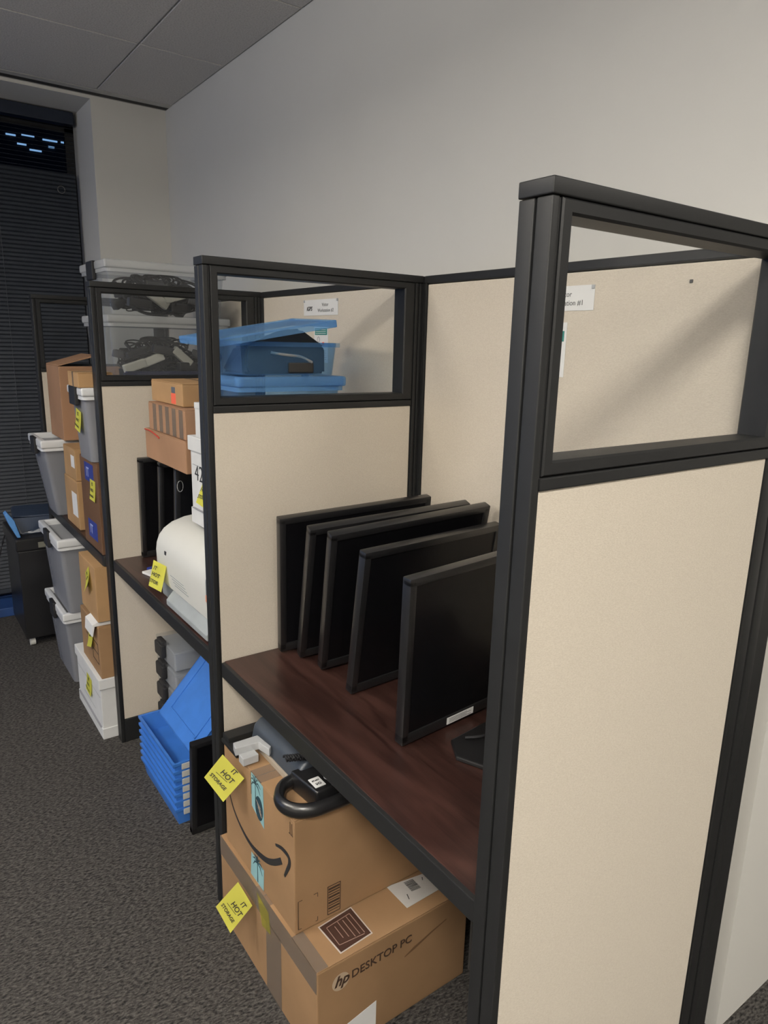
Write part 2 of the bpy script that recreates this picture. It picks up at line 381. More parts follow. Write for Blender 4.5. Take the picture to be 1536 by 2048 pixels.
# ------------------------------------------------------------------ partition wings
H, D = 1.70, 0.613
def wing(y, label, fr, op, xe=D+0.002, far=False):
    """fr: right end of fabric, op: right end of the glass opening"""
    T = 0.05
    g = thing('partition_wing', label, 'office partition', (0, y, 0), group=None)
    # end post towards the aisle: two channels with a groove between
    MB().box(0, 0, 0.0, 0.012, 0.0235, H-0.019, 0.0022, 3).box(0, 0.0268, 0.0, 0.012, T, H-0.019, 0.0022, 3).box(0.006, 0.003, 0.0, 0.016, T-0.003, H-0.02).build('end_post', frame_m, g, True)
    MB().box(-0.001, -0.001, H-0.018, xe, T+0.001, H, 0.002, 3).build('top_cap', frame_m, g, True)
    MB().box(fr+0.003, 0, 0, fr+0.003+(xe-fr-0.003)*0.45, T, H-0.019, 0.003).box(fr+0.003+(xe-fr-0.003)*0.55, 0, 0, xe, T, H-0.019, 0.003).box(fr, 0.005, 0, xe-0.002, T-0.005, H-0.02).build('wall_post', frame_m, g, True)
    MB().box(0.015, 0.001, 0.0, fr, T-0.001, 0.095, 0.003).build('kick_plate', frame_m, g)
    MB().box(0.015, 0.003, 0.096, fr-0.001, T-0.003, 1.357, 0.003).build('fabric_panel', fabric_m, g)
    MB().box(0.015, 0.0, 1.357, fr, T, 1.373, 0.002).build('cross_rail', frame_m, g)
    # mitred window frame with a deep bevel around the opening
    for nm, o_, i_ in (('window_frame', (0.0175, 1.3745, fr, 1.681), (0.0355, 1.3925, op, 1.664)),):
        mb = MB(); b = bmesh.new()
        X0, Z0, X1, Z1 = o_; x0, z0, x1, z1 = i_
        loops = []
        for yy, ax, az, bx, bz in ((0.002, X0, Z0, X1, Z1), (0.0, X0+.002, Z0+.002, X1-.002, Z1-.002), (0.0, x0-.003, z0-.003, x1+.003, z1+.003), (0.003, x0, z0, x1, z1), (T-0.003, x0, z0, x1, z1), (T, x0-.003, z0-.003, x1+.003, z1+.003), (T, X0+.002, Z0+.002, X1-.002, Z1-.002), (T-.002, X0, Z0, X1, Z1)):
            loops.append([b.verts.new(c) for c in ((ax, yy, az), (bx, yy, az), (bx, yy, bz), (ax, yy, bz))])
        for a in range(8):
            A, B = loops[a], loops[(a+1) % 8]
            for k in range(4): b.faces.new((A[k], A[(k+1) % 4], B[(k+1) % 4], B[k]))
        bmesh.ops.recalc_face_normals(b, faces=b.faces[:]); mb._merge(b)
        wf = mb.build(nm, frame_m, g)
        MB().box(x0-.005, 0.0235, z0-.005, x1+.005, 0.0275, z1+.005).build('glass_pane', glass_m, wf)
    return g
wing(0.0, 'nearest charcoal-framed beige fabric partition wing with a glass window, in front of the monitors', 0.552, 0.536, 0.616)
wing(0.992, 'second charcoal and beige partition wing, between the monitor desk and the printer desk', 0.588, 0.556)
wing(1.980, 'third charcoal and beige partition wing, between printer desk and the cluttered far desk', 0.588, 0.556)
wing(3.038, 'farthest charcoal and beige partition wing, in front of the dark blind', 0.588, 0.556)
def spine(y0, y1, label):
    g = thing('partition_panel', label, 'office partition', (D, y0, 0))
    L = y1-y0
    MB().box(0.003, 0.0, 0, 0.047, 0.014, H-0.019, 0.002).box(0.003, L-0.014, 0, 0.047, L, H-0.019, 0.002).build('edge_post', frame_m, g)
    MB().box(0.003, 0.002, H-0.02, 0.05, L-0.002, H, 0.003).build('top_cap', frame_m, g)
    MB().box(0.006, 0.016, 0.095, 0.044, L-0.016, H-0.022, 0.003).build('fabric_panel', fabric_m, g)
    MB().box(0.004, 0.014, 0, 0.046, L-0.014, 0.092).build('kick_plate', frame_m, g)
    return g
spine(0.003, 0.991, 'beige fabric back panel behind the row of monitors, with the #1 sign')
spine(0.993, 1.979, 'beige fabric back panel behind the printer and blue bins, with the #2 sign')
spine(1.981, 3.088, 'beige fabric back panel behind the farthest desk')

# ------------------------------------------------------------------ desks
def desk(y0, y1, label, dx=0.0, brackets=True):
    g = thing('worktop', label, 'desk', (0, y0, 0))
    L = y1-y0-0.004
    MB().box(0.020+dx, 0.002, 0.706, D-0.001, L, 0.740, 0.0015).build('top', wood_m, g)
    MB().prism([(0.022+dx, 0.002), (0.013+dx, 0.006), (0.011+dx, 0.018), (0.011+dx, L-0.002), (0.022+dx, L)], 0.700, 0.7385, 'z', 0.002).build('edge_trim', frame_m, g)
    for yy in ((0.06, L-0.07) if brackets else ()):
        MB().prism([(0.10, 0.705), (0.60, 0.705), (0.60, 0.56), (0.57, 0.56)], yy, yy+0.004, 'y').box(0.10, yy, 0.700, 0.60, yy+0.03, 0.705).build('bracket', frame_m, g)
    return g
desk(0.051, 0.991, 'dark mahogany worktop with black edge, carrying the five upright monitors')
desk(1.043, 1.979, 'dark mahogany worktop with black edge under the white printer', 0.0, False)
desk(2.031, 3.037, 'dark worktop with black edge under the far stack of boxes and bins', -0.020, False)

# ------------------------------------------------------------------ monitors
def monitor(label, loc, yaw=0.0, lean=0.0, roll=0.0, w_=0.415, h=0.356, group='black monitors without stands', back=True, flip=False):
    R = rotz(yaw) @ Matrix.Rotation(lean, 3, 'X') @ Matrix.Rotation(roll, 3, 'Y')
    if flip: R = R @ rotz(math.pi); 
    g = thing('monitor', label, 'monitor', loc, R, group)
    T = 0.024; bz = 0.017
    MB().box(0, 0, 0, w_, T, bz+.006, 0.003).box(0, 0, h-bz, w_, T, h, 0.003).box(0, 0, 0.004, bz, T, h-.004, 0.003).box(w_-bz, 0, 0.004, w_, T, h-.004, 0.003).build('bezel', black_m, g, True)
    MB().box(bz-.003, 0.0035, bz, w_-bz+.003, 0.010, h-bz+.003).build('screen', screen_m, g)
    MB().box(0.004, 0.0135, 0.004, w_-0.004, T+0.004, h-0.004, 0.004).prism([(0.06, 0.05), (w_-0.06, 0.05), (w_-0.06, h-0.06), (0.06, h-0.06)], T, T+0.018, 'y', 0.008).build('back_shell', black_m, g, True)
    return g
mons = [('black monitor leaning at the back of the desk against the second wing', (0.156, 0.946, 0.746), -0.115, 0.136, -0.049, 0.425, 0.369),
        ('second black monitor from the back of the desk row, tilted close behind another', (0.180, 0.889, 0.746), -0.108, 0.311, -0.057, 0.436, 0.384),
        ('middle black monitor of the desk row, its top corner beside the near post', (0.191, 0.803, 0.746), -0.087, 0.275, -0.066, 0.432, 0.383),
        ('fourth black monitor of the desk row, standing alone between gaps', (0.190, 0.667, 0.742), 0.032, 0.158, -0.018, 0.410, 0.356),
        ('nearest and most upright black monitor in the desk row, fully facing the camera', (0.159, 0.432, 0.743), 0.061, 0.056, -0.025, 0.412, 0.358)]
mobj = []
for (lb, lc, ya, le, ro, ww, hh) in mons:
    mobj.append(monitor(lb, lc, ya, le, ro, ww, hh, group='black monitors in the row on the near desk'))
# service label and cable by the nearest monitor
sl_ = MB(); sl_.box(0.122, -0.0008, 0.004, 0.20, 0.001, 0.0195)
sl_.build('service_label', white_m, mobj[4])
q = MB()
for i in range(4): q.box(0.128, -0.0012, 0.007+i*0.003, 0.192-(i % 2)*0.012, -0.0006, 0.008+i*0.003)
q.build('label_print', plain('grey_ink', (0.2, 0.2, 0.2), 0.6), mobj[4])
sb = thing('monitor_stand', 'black monitor stand foot lying on the desk by the nearest monitor', 'stand', (0.27, 0.24, 0.741))
MB().prism([(-0.02, 0.15), (-0.05, 0.10), (-0.02, 0.03), (0.12, -0.02), (0.2, 0.03), (0.22, 0.13), (0.14, 0.17)], 0, 0.010, 'z', 0.003).build('base', black_m, sb)
MB().box(0.07, 0.06, 0.008, 0.14, 0.09, 0.19, 0.006).build('neck', black_m, sb)
MB().tube(smooth_path([(0.0, 0.13, 0.018), (0.03, 0.11, 0.022), (0.08, 0.12, 0.018), (0.13, 0.15, 0.02)]), 0.003, 8).build('cable', black_soft, sb)

# ------------------------------------------------------------------ boxes
def carton(label, x0, x1, y0, y1, z0, z1, m=card_m, cat='cardboard box', name='cardboard_box', tape='y', rot=0.0, group=None, flaps=True, tw=0.05):
    g = thing(name, label, cat, ((x0+x1)/2, (y0+y1)/2, z0), rotz(rot), group)
    a, b, h = (x1-x0)/2, (y1-y0)/2, z1-z0
    MB().box(-a, -b, 0, a, b, h-0.003, 0.003).build('body', m, g)
    if flaps:
        if tape == 'y':
            MB().box(-a+.001, -b+.001, h-0.003, -0.001, b-.001, h, 0.0012).build('flap', m, g); MB().box(0.001, -b+.001, h-0.003, a-.001, b-.001, h, 0.0012).build('flap', m, g)
            MB().box(-tw/2, -b-.0006, h-0.0002, tw/2, b+.0006, h+0.0004).box(-tw/2, -b-.0006, h-0.06, tw/2, -b-.0001, h).box(-tw/2, b+.0001, h-0.06, tw/2, b+.0006, h).build('tape', tape_m, g)
        else:
            MB().box(-a+.001, -b+.001, h-0.003, a-.001, -0.001, h, 0.0012).build('flap', m, g); MB().box(-a+.001, 0.001, h-0.003, a-.001, b-.001, h, 0.0012).build('flap', m, g)
            MB().box(-a-.0006, -tw/2, h-0.0002, a+.0006, tw/2, h+0.0004).box(-a-.0006, -tw/2, h-0.06, -a-.0001, tw/2, h).box(a+.0001, -tw/2, h-0.06, a+.0006, tw/2, h).build('tape', tape_m, g)
    return g
def on(g, p):  # world point -> local coordinates of a thing (no scale)
    return g.matrix_world.inverted() @ Vector(p)
bpy.context.view_layer.update()

# big lower box
hp = carton('large low brown carton on the carpet under the near desk, printed DESKTOP PC', -0.008, 0.412, 0.478, 0.985, 0, 0.25, card_m, tape='x', tw=0.07)
bpy.context.view_layer.update()
def L(g, *pts): return [on(g, p) for p in pts]
cx, cy, rr = 0.050, 0.196, 0.0215
mb = MB()
ring = [(cx+rr*math.cos(a), 0.4776, cy+rr*math.sin(a)) for a in [i*math.pi/16 for i in range(32)]]
mb.poly(L(hp, *ring), 0.0003, (0, -1, 0)).build('printed_logo', plain('pale_card_ink', (0.42, 0.32, 0.22), 0.7), hp)
MB().text('hp', 0.036, on(hp, (cx-0.0165, 0.4770, cy-0.0085)), X_, Z_, 0.0003, 0.0008, shear=0.35).build('logo_letters', brownink_m, hp)
MB().text('DESKTOP PC', 0.0285, on(hp, (0.077, 0.4774, 0.188)), Vector((1, 0, 0.03)), Z_, 0.0003, 0.0003).build('printed_words', brownink_m, hp)
lb = MB().poly(L(hp, (0.053, 0.580, 0.2504), (0.146, 0.588, 0.2504), (0.146, 0.498, 0.2504), (0.058, 0.492, 0.2504)), 0.0004, Z_).build('edge_label', plain('label_edge', (0.5, 0.44, 0.40), 0.5), hp)
MB().poly(L(hp, (0.056, 0.577, 0.2508), (0.143, 0.585, 0.2508), (0.143, 0.501, 0.2508), (0.061, 0.495, 0.2508)), 0.0003, Z_).build('brown_label', plain('label_brown', (0.055, 0.027, 0.02), 0.45), hp)
q = MB()
for (a0, b0, a1, b1) in [(0.068, 0.567, 0.068, 0.512), (0.068, 0.512, 0.13, 0.507), (0.068, 0.567, 0.132, 0.573), (0.085, 0.560, 0.085, 0.524), (0.097, 0.568, 0.097, 0.52), (0.109, 0.565, 0.109, 0.512), (0.121, 0.570, 0.121, 0.512), (0.132, 0.573, 0.132, 0.510)]:
    stroke(q, L(hp, (a0, b0, 0.2512), (a1, b1, 0.2512)), 0.0014, Z_)
q.build('label_lines', plain('label_line_ink', (0.32, 0.22, 0.18), 0.5), hp)
wl = MB().poly(L(hp, (0.250, 0.592, 0.2504), (0.357, 0.575, 0.2504), (0.362, 0.515, 0.2504), (0.252, 0.512, 0.2504)), 0.0005, Z_).build('shipping_label', plain('label_white', (0.55, 0.54, 0.52), 0.55), hp)
q = MB(); random.seed(3)
for i in range(14):
    yy = 0.546+i*0.0024
    q.poly(L(hp, (0.292, yy, 0.2512), (0.318, yy-.003, 0.2512), (0.318, yy-.003+0.0008+random.random()*.001, 0.2512), (0.292, yy+0.0008+random.random()*.001, 0.2512)), 0.0002, Z_)
stroke(q, L(hp, (0.272, 0.530, 0.2512), (0.277, 0.545, 0.2512)), 0.002, Z_)
stroke(q, L(hp, (0.336, 0.560, 0.2512), (0.341, 0.568, 0.2512)), 0.002, Z_)
q.build('barcode', ink_m, hp)
MB().poly(L(hp, (0.062, 0.4775, 0.002), (0.145, 0.4775, 0.002), (0.145, 0.4775, 0.086), (0.062, 0.4775, 0.070)), 0.0005, (0, -1, 0)).build('white_sticker', white_m, hp)
MB().box(*on(hp, (-0.0092, 0.480, 0.195)), *on(hp, (-0.00815, 0.984, 0.2512))).box(*on(hp, (-0.0092, 0.480, 0.25025)), *on(hp, (0.020, 0.588, 0.2512))).box(*on(hp, (-0.0092, 0.640, 0.0)), *on(hp, (-0.00815, 0.715, 0.20))).build('packing_tape', tape_m, hp)
MB().poly(L(hp, (-0.0096, 0.700, 0.228), (-0.0096, 0.760, 0.24), (-0.0096, 0.735, 0.165), (-0.0096, 0.69, 0.175)), 0.0003, (-1, 0, 0)).build('yellow_scrap', clear_mat('yellow_tape', (0.85, 0.8, 0.3), 0.3, (0.6, 0.55, 0.15)), hp)
q = MB()
stroke(q, L(hp, (0.222, 0.4774, 0.160), (0.25, 0.4774, 0.170), (0.30, 0.4774, 0.186), (0.345, 0.4774, 0.198)), [0.002, 0.008, 0.005, 0.002], (0, -1, 0))
q.build('dent', m_cardboard('torn_card', (0.16, 0.09, 0.045)), hp)

# upper box with the curved arrow
sm = carton('brown carton with a curved arrow print, on top of the low DESKTOP PC carton', 0.0, 0.405, 0.588, 0.960, 0.2515, 0.541, card_m, tape='x', tw=0.055)
bpy.context.view_layer.update()
q = MB()
arc = smooth_path([(-0.0006, 0.935, 0.410), (-0.0006, 0.905, 0.372), (-0.0006, 0.855, 0.345), (-0.0006, 0.80, 0.336), (-0.0006, 0.735, 0.347), (-0.0006, 0.69, 0.369), (-0.0006, 0.648, 0.402)], 6)
n = len(arc); stroke(q, [on(sm, p) for p in arc], [0.003+0.012*min(1, (i/n)*1.6) for i in range(n)], (-1, 0, 0))
hd = smooth_path([(-0.0006, 0.676, 0.425), (-0.0006, 0.645, 0.436), (-0.0006, 0.615, 0.436), (-0.0006, 0.610, 0.420), (-0.0006, 0.622, 0.395), (-0.0006, 0.634, 0.372)], 5)
n = len(hd); stroke(q, [on(sm, p) for p in hd], [0.006+0.006*math.sin(math.pi*i/(n-1)) for i in range(n)], (-1, 0, 0))
q.build('arrow_print', ink_m, sm)
# printed marks on the near side
q = MB(); yf = 0.5874
def nf(*pp): return L(sm, *[(a, yf, b) for a, b in pp])
for pp in (((0.083, 0.262), (0.083, 0.337)), ((0.116, 0.262), (0.116, 0.337)), ((0.083, 0.262), (0.116, 0.262)), ((0.083, 0.336), (0.116, 0.336))):
    stroke(q, nf(*pp), 0.0018, (0, -1, 0))
for i, t in enumerate((0.0015, 0.004, 0.002, 0.005, 0.0015, 0.0045, 0.002, 0.0035, 0.005)):
    zz = 0.270+i*0.0073; stroke(q, nf((0.085, zz), (0.114, zz)), t, (0, -1, 0))
for pp in (((0.052, 0.262), (0.057, 0.262), (0.057, 0.272)), ((0.047, 0.335), (0.057, 0.335), (0.057, 0.325)), ((0.016, 0.262), (0.008, 0.262), (0.008, 0.275)), ((0.018, 0.335), (0.008, 0.335), (0.008, 0.262))):
    stroke(q, nf(*pp), 0.0014, (0, -1, 0))
for yy in (0.606, 0.598):
    stroke(q, L(sm, (-0.0005, yy, 0.499), (-0.0005, yy, 0.528)), 0.0016, (-1, 0, 0))
stroke(q, L(sm, (-0.0005, 0.612, 0.499), (-0.0005, 0.594, 0.499)), 0.0016, (-1, 0, 0))
q.build('printed_marks', brownink_m, sm)
def palm(g, y0, z0, s, fr_, mat, x=-0.0012, flip=1):
    q = MB(); stroke(q, L(g, (x, y0, z0), (x, y0-0.003*s*flip, z0+0.3*s), (x, y0+0.002*s, z0+0.62*s)), [0.004*s*10, 0.0028*s*10, 0.002*s*10], (-1, 0, 0))
    for a in range(7):
        an = math.radians(-25+a*38); r1, r2 = 0.17*s, 0.33*s
        stroke(q, L(g, (x, y0+0.002*s, z0+0.62*s), (x, y0+r1*math.cos(an), z0+0.62*s+r1*math.sin(an)+0.04*s), (x, y0+r2*math.cos(an), z0+0.62*s+r2*math.sin(an)-0.08*s)), [0.02*s, 0.05*s, 0.006*s], (-1, 0, 0))
    return q.build('palm_print', mat, g)
navy_ink = plain('navy_print', (0.02, 0.055, 0.075), 0.5)
MB().poly(L(sm, (-0.0006, 0.797, 0.541), (-0.0006, 0.797, 0.452), (-0.0006, 0.733, 0.428), (-0.0006, 0.735, 0.538)), 0.0004, (-1, 0, 0)).build('picture_tape', teal_m, sm)
palm(sm, 0.775, 0.47, 0.085, 0, navy_ink)
q = MB(); el = [(-0.0013, 0.757+0.020*math.cos(a), 0.468+0.031*math.sin(a)) for a in [i*math.pi/12 for i in range(24)]]
q.poly(L(sm, *el), 0.0003, (-1, 0, 0)).build('oval_print', navy_ink, sm)
q = MB()
for i in range(4): stroke(q, L(sm, (-0.0018, 0.771-i*0.005, 0.484-i*.007), (-0.0018, 0.748-i*0.002, 0.472-i*.007)), 0.0014, (-1, 0, 0))
q.build('oval_stripes', plain('tan_ink', (0.35, 0.26, 0.2), 0.6), sm)
MB().poly(L(sm, (-0.0006, 0.806, 0.318), (-0.0006, 0.812, 0.2525), (-0.0006, 0.742, 0.2525), (-0.0006, 0.738, 0.312)), 0.0004, (-1, 0, 0)).build('picture_tape', teal_m, sm)
palm(sm, 0.772, 0.256, 0.085, 0, navy_ink)

# yellow notes -----------------------------------------------------
def note(label, corners, words=('IT', 'HOT', 'STORAGE'), curl=0.004):
    """corners: top, left, bottom, right of the paper, writing runs from the left-top edge"""
    c = [Vector(p) for p in corners]
    g = thing('sticky_note', label, 'sticky note', tuple(sum(c, Vector())/4))
    o = g.location
    N = 6; b = bmesh.new(); nrm = (c[1]-c[0]).cross(c[3]-c[0]).normalized()
    def P(u, v):
        p = c[0]*(1-u)*(1-v)+c[1]*u*(1-v)+c[2]*u*v+c[3]*(1-u)*v
        return p+nrm*curl*(u*u*0.8+v*v*0.6-0.5)-o
    vs = [[b.verts.new(P(i/N, j/N)) for j in range(N+1)] for i in range(N+1)]
    for i in range(N):
        for j in range(N): b.faces.new((vs[i][j], vs[i+1][j], vs[i+1][j+1], vs[i][j+1]))
    ext = bmesh.ops.solidify(b, geom=b.faces[:], thickness=0.0003)
    mb = MB(); mb._merge(b); mb.build('paper', yellow_m, g, True)
    return g, c, nrm
def note_text(g, c, nrm, lines, size, right, up, org, both=1):
    o = g.location; q = MB()
    for (t, du, dv, s) in lines:
        p = Vector(org)+right*du+up*dv+right.cross(up).normalized()*0.0028-o
        q.text(t, s, p, right, up, 0.0002, 0.0002, shear=0.2)
    q.build('handwriting', ink_m, g)
def diamond_note(label, corners):
    g, c, nrm = note(label, corners)
    # text right runs from the 'top' corner to the 'right' corner ... writing tilts with the paper
    up = ((c[0]-c[1])*0.25+(c[0]-c[2])*0.75).normalized() if False else (c[0]-c[1]).normalized()
    right = (c[3]-c[0]).normalized()
    # keep right-handed towards the viewer
    nv = right.cross(up)
    tocam = (Vector((-1, -1, 0.4))).normalized()
    if nv.dot(tocam) < 0: pass
    org = c[1]
    note_text(g, c, nrm, [('IT', 0.040, 0.056, 0.017), ('HOT', 0.022, 0.036, 0.018), ('STORAGE', 0.006, 0.014, 0.0118)], 0.012, right, up, org)
    q = MB(); o = g.location
    stroke(q, [org+right*0.014+up*0.030+nv*0.003-o, org+right*0.05+up*0.033+nv*0.003-o], 0.0009, nv)
    q.build('underline', ink_m, g)
    return g
diamond_note('yellow sticky note sticking out from the carton with the curved arrow', [(-0.042, 0.866, 0.564), (-0.084, 0.879, 0.512), (-0.053, 0.842, 0.456), (-0.006, 0.825, 0.510)])
diamond_note('yellow sticky note sticking out from the low DESKTOP PC carton, above the carpet', [(-0.040, 0.801, 0.253), (-0.090, 0.82, 0.195), (-0.068, 0.787, 0.135), (-0.018, 0.770, 0.199)])

# desktop machine on the arrow box -------------------------------------
dv = thing('binding_machine', 'slate grey and black desktop machine with a looped black handle, on the arrow carton', 'office machine', (0.09, 0.75, 0.5415))
o = Vector(dv.location)
def W(*pts): return [Vector(p)-o for p in pts]
pr = [(0.055, 0.556), (0.062, 0.588), (0.078, 0.602), (0.110, 0.606), (0.135, 0.590), (0.165, 0.560), (0.165, 0.553), (0.055, 0.553)]
MB().prism([(a-o.x, b-o.z) for a, b in pr], 0.675-o.y, 0.915-o.y, 'y', 0.007, seg=3).build('long_cover', slate_m, dv, True)
MB().box(*(Vector((0.085, 0.69, 0.602))-o), *(Vector((0.125, 0.905, 0.608))-o), 0.002).build('top_slot', black_soft, dv)
MB().box(*(Vector((0.050, 0.68, 0.5415))-o), *(Vector((0.160, 0.912, 0.556))-o), 0.002).build('lower_rail', beigeplastic_m, dv)
MB().prism([(a-o.x, b-o.y) for a, b in [(-0.012, 0.873), (0.052, 0.872), (0.058, 0.81), (0.048, 0.80), (0.040, 0.842), (-0.018, 0.846)]], 0.562-o.z, 0.582-o.z, 'z', 0.002).box(*(Vector((-0.010, 0.820, 0.545))-o), *(Vector((0.03, 0.846, 0.565))-o), 0.002).build('silver_guide', silver_m, dv)
MB().prism([(a-o.x, b-o.y) for a, b in [(0.045, 0.690), (0.170, 0.690), (0.170, 0.585), (0.055, 0.590)]], 0.5415-o.z, 0.588-o.z, 'z', 0.006, seg=3).build('control_end', black_m, dv, True)
MB().box(*(Vector((0.060, 0.602, 0.5875))-o), *(Vector((0.086, 0.636, 0.590))-o), 0.001).build('white_button_label', white_m, dv)
q = MB(); q.text('START', 0.006, Vector((0.0635, 0.622, 0.5905))-o, X_, Y_, 0.0002, 0.0002); q.text('I/O', 0.010, Vector((0.066, 0.608, 0.5905))-o, X_, Y_, 0.0002, 0.0003); q.build('button_print', ink_m, dv)
q = MB(); q.tube([(0.104+0.010*math.cos(a)-o.x, 0.622+0.010*math.sin(a)-o.y, 0.5895-o.z) for a in [i*math.pi/9 for i in range(18)]], 0.0012, 6, closed=True); q.build('dial_ring', silver_m, dv)
hpth = smooth_path([(0.052, 0.690, 0.560), (0.022, 0.682, 0.560), (0.004, 0.662, 0.560), (-0.006, 0.640, 0.560), (-0.004, 0.612, 0.560), (0.014, 0.588, 0.560), (0.045, 0.575, 0.560), (0.09, 0.572, 0.560), (0.135, 0.573, 0.560), (0.16, 0.585, 0.560)], 6)
MB().tube([p-o for p in hpth], 0.0125, 12, flat=1.35).build('looped_handle', black_m, dv, True)
coil = []
for i in range(120):
    t = i/119; a = t*2*math.pi*14
    c = Vector((0.040+0.075*t, 0.705-0.03*t, 0.612-0.002*t)); coil.append(c+Vector((0, 0.0065*math.cos(a), 0.0065*math.sin(a)))-o)
MB().tube(coil, 0.0026, 6).build('coiled_cord', black_soft, dv, True)

br = thing('metal_bracket', 'black bent metal bracket lying at the back of the arrow carton', 'bracket', (0.05, 0.94, 0.5415))
MB().box(-0.052, -0.018, 0, 0.25, 0.020, 0.022, 0.002).box(-0.058, -0.075, 0, -0.030, 0.016, 0.010, 0.002).build('body', frame_m, br)

# computer case behind the lower box
pc = thing('computer_tower', 'black computer case standing behind the low carton at the near post', 'computer', (0.43, 0.10, 0))
MB().box(0, 0, 0, 0.17, 0.375, 0.36, 0.004).build('case', black_m, pc)
MB().box(-0.003, 0.372, 0.004, 0.173, 0.379, 0.356, 0.001).build('side_trim', plain('grey_trim', (0.10, 0.095, 0.09), 0.5), pc)
MB().box(-0.002, 0.02, 0.30, 0.0, 0.35, 0.303).box(-0.002, 0.02, 0.25, 0.0, 0.35, 0.253).build('vents', black_soft, pc)

# ------------------------------------------------------------------ signs on the back panels
def sign(y, z, number, label, corner):
    g = thing('paper_sign', label, 'sign', (0.6195, y, z)) # y = right edge, z = bottom
    w_, h = 0.222, 0.051
    MB().box(-0.0018, 0, 0, -0.0010, w_, h).build('paper', white_m, g)
    q = MB(); R, U = Vector((0, -1, 0)), Z_
    q.text('Visitor', 0.0155, (-0.0021, 0.080, 0.029), R, U, 0.0002, 0.0, 'CENTER')
    q.text('Workstation #'+number, 0.0155, (-0.0021, 0.077, 0.011), R, U, 0.0002, 0.0, 'CENTER')
    q.build('printed_words', plain('sign_ink', (0.10, 0.10, 0.10), 0.6), g)
    q = MB(); q.text('iGPS', 0.019, (-0.0021, 0.202, 0.016), R, U, 0.0002, 0.0007, shear=0.25).build('logo', plain('sign_logo_ink', (0.05, 0.05, 0.05), 0.6), g)
    for (a, b) in ((0.004, h-0.004), (w_-0.004, h-0.004)): MB().box(-0.004, a-.004, b-.004, -0.0018, a+.004, b+.004, 0.001).build('push_pin', silver_m, g)
    return g
sign(1.428, 1.608, '2', 'white paper sign reading Visitor Workstation #2 above the blue bins', None)
sign(0.427, 1.600, '1', 'white paper sign reading Visitor Workstation #1, half hidden by the near post', None)
def sheet(y, z, h, label):
    g = thing('paper_notice', label, 'notice', (0.6195, y, z))
    MB().box(-0.0018, 0, 0, -0.0010, 0.090, h).build('paper', white_m, g)
    MB().box(-0.0024, 0.006, h-0.040, -0.0018, 0.084, h-0.018).build('green_print', green_m, g)
    q = MB()
    for i in range(3): q.box(-0.0030, 0.012, h-0.024-i*.006, -0.0024, 0.078, h-0.0225-i*.006)
    q.build('print_lines', white_m, g)
    q = MB(); q.tube([(-0.0024, 0.060+0.007*math.cos(a), h-0.055+0.009*math.sin(a)) for a in [i*math.pi/8 for i in range(16)]], 0.001, 5, closed=True)
    for i in range(5): q.box(-0.0023, 0.012, 0.010+i*0.007, -0.0018, 0.076-(i % 2)*.014, 0.0115+i*0.007)
    q.build('small_print', plain('faint_ink', (0.3, 0.3, 0.33), 0.6), g)
    MB().box(-0.0024, 0.024, h-0.075, -0.0018, 0.036, h-0.063).build('red_mark', orange_m, g)
    MB().box(-0.004, 0.041, h-0.006, -0.0018, 0.049, h+0.001, 0.001).build('push_pin', silver_m, g)
    return g
sheet(1.489, 1.455, 0.130, 'white notice with a green heading pinned below the #2 sign')
sheet(0.492, 1.460, 0.116, 'white notice pinned below the #1 sign, mostly hidden behind the near post')
tk = MB().box(0.6165, 0.211, 1.643, 0.6195, 0.217, 1.649, 0.001).build('push_pin', plain('pin_dark', (0.05, 0.05, 0.05), 0.4))
tag(tk, 'single dark pin in the back panel seen through the nearest glass', 'pin')

